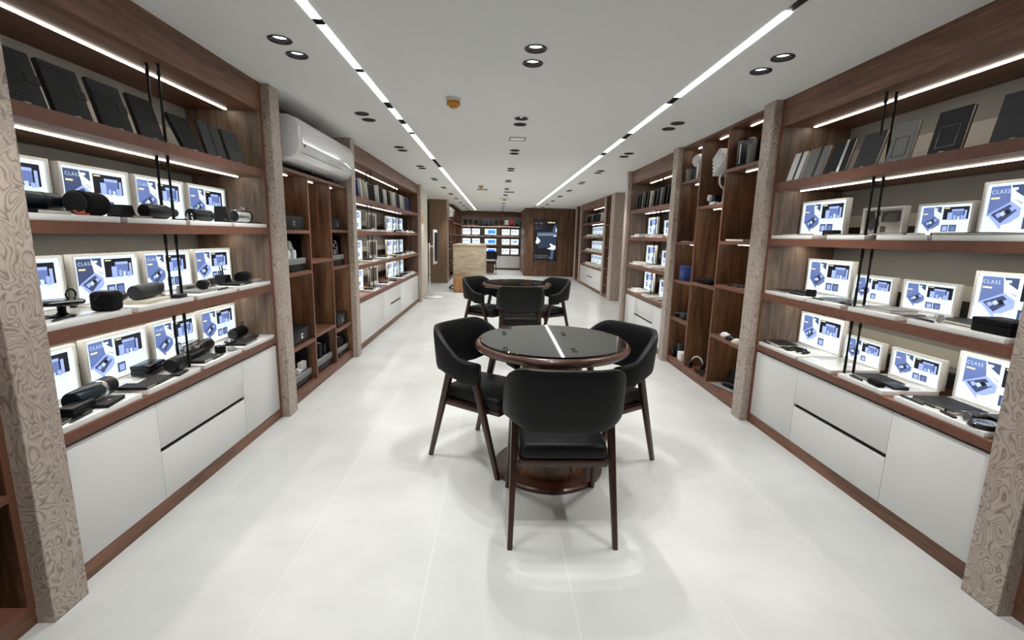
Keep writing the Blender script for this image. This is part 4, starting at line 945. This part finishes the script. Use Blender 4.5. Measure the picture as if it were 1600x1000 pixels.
for row in (R_W, R_M, R_E):
    for i, (y, w_, kd, off, h_) in enumerate([(6.50, .40, 'tall', False, .26), (7.30, .46, 'phone', True, .25), (8.42, .42, 'tall', False, .25), (8.90, .42, 'tall', False, .25), (9.38, .42, 'tall', False, .25)]):
        lab = f'unlit cream framed stand on {row}, {LM}' if off else f'small lit portrait stand, {ORD[i if i < 1 else i-1]} from near end on {row}, {LM}'
        stand((XL-.002, y, ZT[row]), PI/2, w_, .26, h_, kd, lab, off=off)
    for i, (y, d_, nm_) in enumerate([(6.45, .06, 'black'), (6.95, .07, 'blue'), (7.32, .07, 'black'), (7.95, .06, 'black'), (8.42, .06, 'black'), (8.90, .07, 'black'), (9.40, .07, 'silver')]):
        col = {'blue': 'navy_cover', 'black': 'black_leather', 'silver': 'grey_cover'}[nm_]
        shelf_item('L', LM, row, y, d_+.03, 0, 'notebook', 'notebook', g_notebook(.22, .13, .02, col), f'{nm_} notebook lying flat, {ORD[i]} from near end', zoff=.001 if i in (1, 3) else .0265)
    for i, (y, w_, h_) in enumerate([(6.28, .32, .21), (6.92, .42, .27)]):
        stand((XR+.002, y, ZT[row]), -PI/2, w_, .26, h_, 'tall', f'lit portrait stand, {("nearer","farther")[i]} of two on {row}, {RM}')
    for i, (y, nm_) in enumerate([(5.62, 'black'), (5.95, 'grey'), (6.28, 'black'), (6.92, 'white')]):
        col = {'grey': 'grey_cover', 'black': 'black_leather', 'white': 'white_plastic'}[nm_]
        shelf_item('R', RM, row, y, .10, 0, 'notebook', 'notebook', g_notebook(.22, .14, .022, col), f'{nm_} notebook lying flat, {ORD[i]} from near end', zoff=.0265 if i in (2, 3) else .001)
    for i in range(4):
        y = 12.62+.46*i
        stand((XF+.002, y, ZT[row]), -PI/2, .42, .25, .27, 'tall', f'lit portrait stand, {ORD[i]} from near end on {row}, {RR}')
        put('notebook', 'notebook', g_notebook(.26, .14, .05), f'black boxed notebook before {ORD[i]} stand on {row}, {RR}', (XF+.12, y, ZT[row]+.0265), -PI/2)

# ------------------------------------------------------------------ armchairs
def band_path(n=64):
    """plan of the wrap-around back: list of (x, y, outward normal, backness, arc 0..1..0)"""
    half = []
    for i in range(n//2+1):
        ph = PI/2*i/(n//2)
        e = .62
        half.append((.262*math.sin(ph)**e if ph > 0 else 0, -.02-.235*(math.cos(ph)**e if math.cos(ph) > 1e-9 else 0)))
    # resample evenly and add the arm
    half += [(.262-.006*k, -.02+.016*k) for k in range(1, 9)]
    L = [0]
    for a, b in zip(half, half[1:]): L.append(L[-1]+math.dist(a, b))
    tot = L[-1]; out = []
    for k in range(33):
        d = tot*k/32; j = max(i for i in range(len(L)) if L[i] <= d+1e-9); j = min(j, len(L)-2)
        f = (d-L[j])/max(1e-9, L[j+1]-L[j]); out.append((half[j][0]+f*(half[j+1][0]-half[j][0]), half[j][1]+f*(half[j+1][1]-half[j][1]), k/32))
    return out, tot
HP, HT = band_path()
def sstep(a, b, x): x = max(0, min(1, (x-a)/(b-a))); return x*x*(3-2*x)
def band(mb, k0, k1, grow=0, drop=0):
    full = [(-x, y, q) for x, y, q in HP[:0:-1]] + HP
    rings = []
    idx = list(range(k0, k1+1))
    for n_, i in enumerate(idx):
        x, y, q = full[i]
        a = full[max(0, i-1)]; b = full[min(len(full)-1, i+1)]
        t = Vector((b[0]-a[0], b[1]-a[1])).normalized(); nx, ny = t.y, -t.x
        zt = .862 - .185*sstep(.30, .86, q) - .012*sstep(.8, 1, q)
        zb = .562 + .030*sstep(.25, .5, q)*(1-sstep(.5, .75, q)) - .012*sstep(.7, 1, q) - drop
        th = .024 + grow
        if n_ in (0, len(idx)-1): th *= .72; zt -= .006; zb += .006
        zt += grow; zb -= grow
        zm, hh = (zt+zb)/2, (zt-zb)/2
        lean = .12*(1-sstep(.22, .70, q))
        ring = []
        for k in range(16):
            c, s_ = math.cos(2*PI*k/16), math.sin(2*PI*k/16)
            n = th*math.copysign(abs(c)**.55, c); z = zm+hh*math.copysign(abs(s_)**.42, s_)
            off = n + lean*(z-.57)
            ring.append((x+nx*off, y+ny*off, z))
        rings.append(ring)
    V = mb.grid(rings, closev=True)
    mb.bm.faces.new(V[0][::-1]); mb.bm.faces.new(V[-1])
def make_chair():
    t = thing('armchair', 'x', 'chair', (0, 0, 0))
    N = 2*len(HP)-1
    mb = MB(); band(mb, 3, N-4); part('backrest', mb, 'leather', t)
    for s in (0, 1):
        mb = MB()
        if s: band(mb, N-9, N-1, .005, .012)
        else: band(mb, 0, 8, .005, .012)
        part('arm_pad', mb, 'leather', t)
    mb = MB(); mb.box((-.222, -.205, .402), (.222, .262, .478), bev=.026, seg=4)
    for v in mb.bm.verts:
        k = 1-.10*max(0, -v.co.y)/.2; v.co.x *= k
        if v.co.z > .45: v.co.z += .010*(1-(v.co.x/.23)**2)*(1-((v.co.y-.03)/.25)**2)
    part('seat', mb, 'leather', t)
    mb = MB(); mb.box((-.205, -.200, .368), (.205, .245, .403), bev=.004); part('seat_frame', mb, 'chair_wood', t)
    for sx in (-1, 1):
        for fr in (0, 1):
            b = Vector((sx*.245, .27 if fr else -.27, 0)); a = Vector((sx*.226, .070 if fr else -.115, .60))
            mb = MB(); rows = []
            for k in range(9):
                q = k/8; p = b.lerp(a, q); hw_, hd = .0125+.006*q, .015+.010*q*(1 if q < .8 else 1)
                rows.append([(p.x+hw_*math.copysign(abs(math.cos(g))**.5, math.cos(g)), p.y+hd*math.copysign(abs(math.sin(g))**.5, math.sin(g)), p.z) for g in [2*PI*(j+.5)/12 for j in range(12)]])
            V = mb.grid(rows, closev=True); mb.bm.faces.new(V[0][::-1]); mb.bm.faces.new(V[-1])
            part('leg', mb, 'chair_wood', t)
        mb = MB(); mb.box((sx*.196, -.185, .370), (sx*.236, .165, .400), bev=.004); part('side_rail', mb, 'chair_wood', t)
    return t
ch0 = make_chair()
G = 'black leather armchairs'
spots = [((.325, 2.195), 0, 'black leather armchair seen from behind, nearest the viewer'),
         ((-.05, 2.90), -126, 'black leather armchair on left of the near round table'),
         ((.675, 2.86), 123, 'black leather armchair on right of the near round table'),
         ((.285, 5.52), 0, 'black leather armchair seen from behind at the far round table'),
         ((-.12, 6.27), -126, 'black leather armchair on left of the far round table'),
         ((.665, 6.27), 123, 'black leather armchair on right of the far round table'),
         ((-.27, 17.5), 0, 'distant black armchair beside the marble counter')]
CH = [ch0] + [copy_tree(ch0) for _ in spots[1:]]
for o, (p, a, lab) in zip(CH, spots):
    o.location = (p[0], p[1], 0); o.rotation_euler = (0, 0, math.radians(a)); o['label'] = lab; o['group'] = G

def make_table():
    t = thing('round_table', 'x', 'table', (0, 0, 0))
    mb = MB(); mb.lathe([(0, .811), (.432, .811), (.434, .813), (.434, .818), (.432, .820), (0, .820)], seg=96); part('glass_top', mb, 'glass_black', t)
    mb = MB(); mb.lathe([(0, .758), (.415, .758), (.440, .762), (.455, .772), (.461, .786), (.457, .799), (.446, .809), (.434, .8105), (0, .8105)], seg=96); part('tabletop_rim', mb, 'rim_wood', t)
    mb = MB(); mb.lathe([(.245, .030), (.242, .06), (.228, .20), (.21, .40), (.192, .58), (.182, .70), (.18, .758)], seg=64, cap=False); part('pedestal', mb, 'table_wood', t)
    mb = MB(); mb.lathe([(0, 0), (.325, 0), (.335, .006), (.335, .020), (.326, .028), (0, .030)], seg=80); part('base_plate', mb, 'rim_wood', t)
    return t
t1 = make_table(); t1.location = (.338, 2.712, 0); t1['label'] = 'near round wooden table with black glass top'; t1['group'] = 'round tables'
t2 = copy_tree(t1); t2.location = (.27, 6.16, 0); t2['label'] = 'far round wooden table with black glass top'; t2['group'] = 'round tables'

# ------------------------------------------------------------------ air conditioners
def aircon(x0, y0, y1, z0, h, dep, label):
    t = thing('air_conditioner', label, 'air conditioner', (x0, (y0+y1)/2, z0), world=True)
    pr = [(0, 0), (.55, .012), (.80, .07), (.93, .19), (1.0, .42), (.985, .78), (.90, .93), (.72, 1.0), (0, 1.0)]
    pts = [(x0+dep*a, z0+h*b) for a, b in pr]
    mb = MB(); rows = []
    for y, k in ((y0, .90), (y0+.012, .97), (y0+.04, 1), (y1-.04, 1), (y1-.012, .97), (y1, .90)):
        cx, cz = x0, z0+h*.5
        rows.append([(cx+(px-cx)*k, y, cz+(pz-cz)*k) for px, pz in pts])
    V = mb.grid(rows, closev=True); mb.bm.faces.new(V[0]); mb.bm.faces.new(V[-1][::-1])
    part('casing', mb, 'gloss_white', t)
    mb = MB(); mb.poly([(x0+dep*1.006, y0+.05, z0+h*.42), (x0+dep*1.006, y1-.05, z0+h*.42), (x0+dep*.993, y1-.05, z0+h*.77), (x0+dep*.993, y0+.05, z0+h*.77)]); part('front_panel', mb, 'gloss_white', t)
    for k in range(5):
        a = .12+.10*k
        mb = MB(); zz = z0+h*(.012*a/.55)-.003
        mb.box((x0+dep*a, y0+.06, zz-.002), (x0+dep*(a+.07), y1-.06, zz+.002)); part('louvre', mb, 'grey_cover', t)
    mb = MB(); mb.lathe([(0, 0), (.012, 0), (.012, .003), (0, .003)], seg=14, M=T(x0+dep*.99, y0+.10, z0+h*.37) @ RY(PI/2)); part('badge', mb, 'dark_grey', t)
    mb = MB(); mb.box((x0+dep*.90, y0+.05, z0+h*.21), (x0+dep*.945, y1-.05, z0+h*.217)); part('seam', mb, 'dark_grey', t)
aircon(-1.80, 3.74, 5.13, 1.945, .345, .30, 'white wall air conditioner above the left pigeonhole unit')
mb = MB(); mb.box((-1.80, 14.36, 1.93), (-1.83, 15.9, CEIL)); struct('wall_left_niche_rear', mb, 'walnut_v')
aircon(-1.80, 14.42, 15.7, 1.945, .345, .40, 'small distant white air conditioner beyond the brown pier')

# ------------------------------------------------------------------ ceiling fittings
for y, lab in ((3.70, 'orange smoke detector with white base on near ceiling'), (9.68, 'orange smoke detector far along the ceiling')):
    t = thing('smoke_detector', lab, 'smoke detector', (-.34, y, CEIL))
    mb = MB(); mb.lathe([(0, 0), (.055, 0), (.053, -.016), (.048, -.02), (0, -.02)], seg=28); part('base', mb, 'white_plastic', t)
    mb = MB(); mb.lathe([(.05, -.02), (.051, -.045), (.045, -.05), (.032, -.052), (.03, -.062), (.02, -.068), (0, -.068)], seg=28); part('head', mb, 'orange_plastic', t)
for x, y, w_, m_, lab in ((.195, 5.09, .085, 'white_plastic', 'square white ceiling access panel between downlights'), (.26, 11.05, .12, 'dark_grey', 'dark ceiling grille far along the middle'), (.18, 12.9, .12, 'white_plastic', 'white ceiling grille far along the middle'), (-.34, 10.6, .12, 'grey_cover', 'grey ceiling grille beyond the far smoke detector')):
    t = thing('ceiling_panel', lab, 'vent', (x, y, CEIL))
    mb = MB(); a = w_; b = w_-.012
    for q in ((-a, -a, a, -b), (-a, b, a, a), (-a, -b, -b, b), (b, -b, a, b)): mb.box((q[0], q[1], -.006), (q[2], q[3], 0))
    part('frame', mb, 'grey_cover', t)
    mb = MB(); mb.box((-b, -b, -.003), (b, b, 0)); part('plate', mb, m_, t)
for x, lab in ((-1.42, 'small white dome camera at left of back wall'), (.85, 'small white dome camera beside the wood screen wall')):
    t = thing('security_camera', lab, 'camera', (x, 19.3, CEIL))
    part('housing', MB().lathe([(0, 0), (.08, 0), (.08, -.05), (0, -.05)], seg=20), 'white_plastic', t)
    part('dome', MB().lathe([(.06, -.05), (.055, -.08), (.03, -.10), (0, -.105)], seg=20), 'dark_grey', t)

# ------------------------------------------------------------------ wood screen wall with poster display
t = thing('wood_screen_wall', 'walnut panelled partition carrying the tall poster screen', 'partition', (1.88, 17.3, 0), world=True)
part('core', MB().box((.99, 16.93, 0), (2.85, 20.2, CEIL-.001)), 'walnut_v', t)
xs = [.985, 1.29, 1.60, 1.92, 2.20, 2.42]
for a, b in zip(xs, xs[1:]): part('panel', MB().box((a+.001, 16.90, .0), (b-.001, 16.93, CEIL-.002), bev=.0015, seg=1), 'walnut_v', t)
dr = part('door_panel', MB().box((2.43, 16.905, 0), (2.85, 16.93, CEIL-.002)), 'walnut_v', t)
for z in (.62, 1.22, 1.85): part('groove', MB().box((2.53, 16.902, z), (2.78, 16.906, z+.012)), 'black_gap', dr)
part('groove', MB().box((2.52, 16.902, .1), (2.53, 16.906, 2.2)), 'black_gap', dr)
t = thing('poster_screen', 'tall black poster display with hands holding a navy folder', 'screen', (1.725, 16.9, .575), world=True)
part('housing', MB().box((1.312, 16.865, .575), (2.138, 16.899, 2.005), bev=.003), 'black_gloss', t)
mb = MB(); px0, pz0, pw, ph = 1.325, .59, .80, 1.40
def pp(pts, mi, lay): mb.poly([(px0+u*pw, 16.8645-.0008*lay, pz0+v*ph) for u, v in pts], mi)
pp([(0, 0), (1, 0), (1, 1), (0, 1)], 0, 0)
pp([(.80, .72), (.86, .86), (1, .92), (1, .70)], 2, 1)                               # sleeve
pp([(.95, .70), (1, .70), (1, .80), (.95, .82)], 4, 2)
pp([(.14, .68), (1, .70), (1, .62), (.14, .62)], 3, 2); pp([(.14, .62), (1, .62), (1, .34), (.20, .29)], 1, 2)
pp([(.14, .70), (1, .715), (1, .68), (.14, .66)], 2, 3); pp([(.86, .60), (1, .605), (1, .63), (.86, .625)], 4, 4)
pp([(.07, .46), (.12, .54), (.22, .54), (.28, .48), (.20, .42), (.10, .41)], 4, 4); pp([(.10, .54), (.13, .59), (.17, .58), (.16, .53)], 4, 4)
pp([(.58, .29), (.78, .34), (.70, .40), (.72, .43), (.88, .38), (.97, .37), (.97, .28), (.84, .26)], 4, 4)
pp([(.78, .26), (.90, .26), (.86, .02), (.72, .02)], 2, 3)
text_mesh(mb, '27', .30, T(px0+.01, 16.8645-.0032, pz0+ph*.79) @ RX(PI/2), 3, .92)
text_mesh(mb, '27', .262, T(px0+.024, 16.8645-.0040, pz0+ph*.797) @ RX(PI/2), 0, .98)
text_mesh(mb, 'VIP EXECUTIVE', .072, T(px0+.02, 16.8645-.0034, pz0+ph*.095) @ RX(PI/2), 3)
text_mesh(mb, 'LEATHER GIFT ITEMS', .072, T(px0+.02, 16.8645-.0034, pz0+ph*.045) @ RX(PI/2), 3)
for k, hgt in enumerate((.045, .028, .028, .040, .045, .028, .028, .028, .045, .02)): pp([(.60+.033*k, .935), (.624+.033*k, .935), (.624+.033*k, .935+hgt*.8), (.60+.033*k, .935+hgt*.8)], 5, 3)
for n_, c_ in (('ps_black', (.003, .003, .005)), ('ps_navy', (.015, .030, .055)), ('ps_blue', (.04, .075, .14)), ('ps_grey', (.14, .17, .22)), ('ps_skin', (.75, .72, .80)), ('ps_logo', (.85, .85, .55))): emit(n_, c_, 1.0, False)
me = bpy.data.meshes.new('picture'); bmesh.ops.translate(mb.bm, vec=(-1.725, -16.9, -.575), verts=mb.bm.verts[:]); mb.bm.to_mesh(me); mb.bm.free()
o = bpy.data.objects.new('picture', me); COL.objects.link(o); o.parent = t
for k in ('ps_black', 'ps_navy', 'ps_blue', 'ps_grey', 'ps_skin', 'ps_logo'): me.materials.append(MATS[k])

# ------------------------------------------------------------------ back wall fitment
YB = 19.8
t = thing('base_cabinet', 'white base cabinet along the back wall', 'cabinet', (-.3, 20.0, 0), world=True)
part('plinth', MB().box((-1.6, YB, 0), (.98, 20.24, .075)), 'walnut_x', t)
part('carcass', MB().box((-1.6, YB+.02, .075), (.98, 20.24, .59)), 'black_gap', t)
for k in range(6): part('door', MB().box((-1.6+.43*k+.003, YB, .08), (-1.6+.43*(k+1)-.003, YB+.019, .585), bev=.002, seg=1), 'white_lacquer', t)
mb = MB(); mb.box((-1.29, -.205, 0), (1.29, .235, .044)); solo('worktop', mb, 'edging', 'brown worktop on the back wall cabinet', 'worktop', (-.31, 20.0, .592))
t = thing('shelving_unit', 'wide grey backed shelving across the back wall', 'shelving', (-.3, 20.0, 0), world=True)
part('back_panel', MB().box((-1.6, 20.2, .64), (.98, 20.245, CEIL-.002)), 'grey_panel', t)
part('valance', MB().box((-1.6, YB, 2.19), (.98, YB+.03, CEIL-.002)), 'walnut_x', t)
for z0, z1 in SH: part('shelf', MB().box((-1.6, YB, z0), (.98, 20.19, z1), bev=.002, seg=1), 'edging', t)
for x in (-1.6, -.735, .14): part('upright', MB().box((x, YB+.15, .64), (x+.025, 20.19, 2.19)), 'walnut_v', t)
for z in (Z_SOF-.03, SH[2][0], SH[1][0], SH[0][0]): part('led_strip', MB().box((-1.55, YB+.06, z-.0006), (.95, YB+.075, z)), 'led_strip', t)
cols = ['black_leather', 'black_leather', 'charcoal', 'teal_cover', 'purple_cover', 'teal_cover', 'dark_grey', 'black_leather', 'white_plastic', 'red_cover', 'blue_cover', 'black_leather']
nmz = ['black', 'black', 'charcoal', 'dark green', 'purple', 'dark teal', 'dark grey', 'black', 'white', 'red', 'navy blue', 'black']
for i, (c, n_) in enumerate(zip(cols, nmz)):
    x = -1.33+.215*i
    t = thing('notebook', f'{n_} upright notebook, {ORD[i]} from left on back wall top shelf', 'notebook', (x, YB+.14, SH[2][1]+.001), 0, 'notebooks on the back wall')
    M = RX(-.2)
    part('cover', MB().box((-.075, 0, 0), (.075, .02, .225), bev=.002, seg=1, M=M), c, t)
    part('easel_foot', MB().box((-.085, -.07, 0), (.085, .0, .035), bev=.002, seg=1), 'black_plastic', t)
for row, z in ((R_E, SH[1][1]), (R_M, SH[0][1]), (R_W, Z_WTT+.001)):
    for i, (x, w_, kd) in enumerate([(-1.56, .17, 'card'), (-1.285, .34, 'card'), (-.893, .34, 'card'), (-.28, .50, 'blue'), (.362, .34, 'card'), (.744, .34, 'card')]):
        stand((x, YB+.02, z), 0, w_, .12, .235, kd, f'lit {"blue screen" if kd == "blue" else "white card"} stand, {ORD[i]} from left on {row} of back wall', tray=.022, bdepth=.025)

# ------------------------------------------------------------------ reception counter, pedestal, kiosk, small wall items
def marble():
    m, nt, b = nmat('marble'); L = nt.links.new
    g = nt.nodes.new('ShaderNodeNewGeometry'); mp = nt.nodes.new('ShaderNodeMapping'); mp.inputs['Scale'].default_value = (1.2, 1.2, 4.5); mp.inputs['Rotation'].default_value = (0, .25, 0)
    L(g.outputs['Position'], mp.inputs['Vector'])
    n = nt.nodes.new('ShaderNodeTexNoise'); n.inputs['Scale'].default_value = 2.2; n.inputs['Detail'].default_value = 5; n.inputs['Distortion'].default_value = .8
    L(mp.outputs['Vector'], n.inputs['Vector'])
    r = nt.nodes.new('ShaderNodeValToRGB'); e = r.color_ramp.elements
    e[0].position = .30; e[0].color = (.42, .33, .22, 1); e[1].position = .62; e[1].color = (.62, .54, .41, 1)
    k = e.new(.47); k.color = (.56, .47, .34, 1); k = e.new(.485); k.color = (.36, .28, .18, 1); k = e.new(.50); k.color = (.58, .49, .36, 1)
    L(n.outputs['Fac'], r.inputs['Fac']); L(r.outputs['Color'], b.inputs['Base Color']); b.inputs['Roughness'].default_value = .25
marble()
t = thing('reception_counter', 'beige marble reception counter with pale top', 'counter', (-.715, 13.0, 0), world=True)
part('end_panel', MB().box((-1.115, 12.0, 0), (-.315, 12.05, 1.15), bev=.002), 'marble', t)
part('front_panel', MB().box((-.365, 12.05, 0), (-.315, 14.2, 1.15), bev=.002), 'marble', t)
part('counter_top', MB().box((-1.13, 11.99, 1.15), (-.305, 14.22, 1.18), bev=.003), 'marble', t)
part('desk_top', MB().box((-1.115, 12.06, .72), (-.37, 14.2, .745)), 'honey_wood', t)
mb = MB(); mb.box((-.10, -.06, 0), (.10, .06, .012), bev=.002); solo('paper_tray', mb, 'white_plastic', 'white papers lying on the marble counter', 'papers', (-.50, 12.12, 1.18))
t = thing('drawer_pedestal', 'honey coloured wooden drawer pedestal before the marble counter', 'pedestal', (-.93, 11.78, 0), world=True)
part('body', MB().box((-1.07, 11.62, 0), (-.78, 11.98, .37), bev=.003), 'honey_wood', t)
for z in (.02, .135, .25): part('drawer', MB().box((-1.065, 11.605, z), (-.785, 11.619, z+.11), bev=.002), 'honey_wood', t)
t = thing('office_chair_base', 'black castor base of an office chair beside the counter', 'chair', (-.99, 12.36, 0))
for k in range(5):
    a = 2*PI*k/5+.4; c, s_ = math.cos(a), math.sin(a)
    arm = part('arm', MB().tube([(0, 0, .11), (.25*c, .25*s_, .075)], [.022, .014]), 'black_plastic', t)
    part('castor', MB().lathe([(0, -.02), (.028, -.02), (.028, .02), (0, .02)], seg=16, M=T(.25*c, .25*s_, .029) @ RZ(a) @ RX(PI/2)), 'black_plastic', arm)
part('column', MB().lathe([(.03, .07), (.03, .2), (.02, .2), (.02, .40)], seg=16), 'black_metal', t)
part('seat', MB().box((-.22, -.22, .40), (.22, .22, .47), bev=.03, seg=3), 'black_fabric', t)
t = thing('wooden_stool_block', 'dark wooden block table behind the distant armchair', 'table', (-.27, 18.1, 0))
part('body', MB().box((-.17, -.17, 0), (.17, .17, .36), bev=.004), 'table_wood', t); part('top', MB().box((-.18, -.18, .361), (.18, .18, .385), bev=.004), 'rim_wood', t)
t = thing('kiosk_stand', 'white floor stand holding a screen seen edge on', 'stand', (-1.43, 10.58, 0))
part('base', MB().lathe([(0, .004), (.205, .004), (.21, .010), (.205, .022), (.19, .028), (0, .03)], seg=48), 'white_plastic', t)
part('pole', MB().box((-.095, -.02, .03), (-.07, .02, 1.22), bev=.004), 'white_plastic', t)
part('arm', MB().box((-.07, -.015, 1.135), (.05, .015, 1.17), bev=.003), 'white_plastic', t)
sp = part('screen', MB().box((.035, -.26, .77), (.062, .26, 1.52), bev=.006), 'white_plastic', t)
part('back_cover', MB().box((.062, -.20, .83), (.10, .20, 1.46), bev=.006), 'black_plastic', sp)
part('rubber_foot', MB().lathe([(0, 0), (.19, 0), (.19, .004), (0, .004)], seg=40), 'black_plastic', t)
part('collar', MB().box((-.10, -.025, .52), (-.065, .025, .535)), 'dark_grey', t)
t = thing('wall_notice', 'small orange notice on the beige wall pier', 'sign', (-1.653, 10.4, 1.66), world=True)
part('plate', MB().box((-1.653, 10.22, 1.655), (-1.647, 10.60, 1.80), bev=.002), 'orange_plastic', t)
part('clip', MB().box((-1.647, 10.38, 1.79), (-1.643, 10.44, 1.80)), 'silver', t)
t = thing('wall_socket', 'dark wall socket low on the beige pier', 'socket', (-1.653, 10.3, .45), world=True)
part('plate', MB().box((-1.654, 10.24, .43), (-1.645, 10.36, .55), bev=.003), 'dark_grey', t); part('insert', MB().box((-1.645, 10.27, .46), (-1.642, 10.33, .52)), 'black_plastic', t)
# left rear shelving past the brown pier
cube_unit(-1.47, -1, 15.95, 19.7, [16.9, 17.8, 18.8], [[1.83, 1.43, 1.03, .63]]*4, CEIL-.001, 'distant walnut shelving along the left rear wall', depth=.4)
for o in bpy.data.objects:
    if '_org' in o: del o['_org']
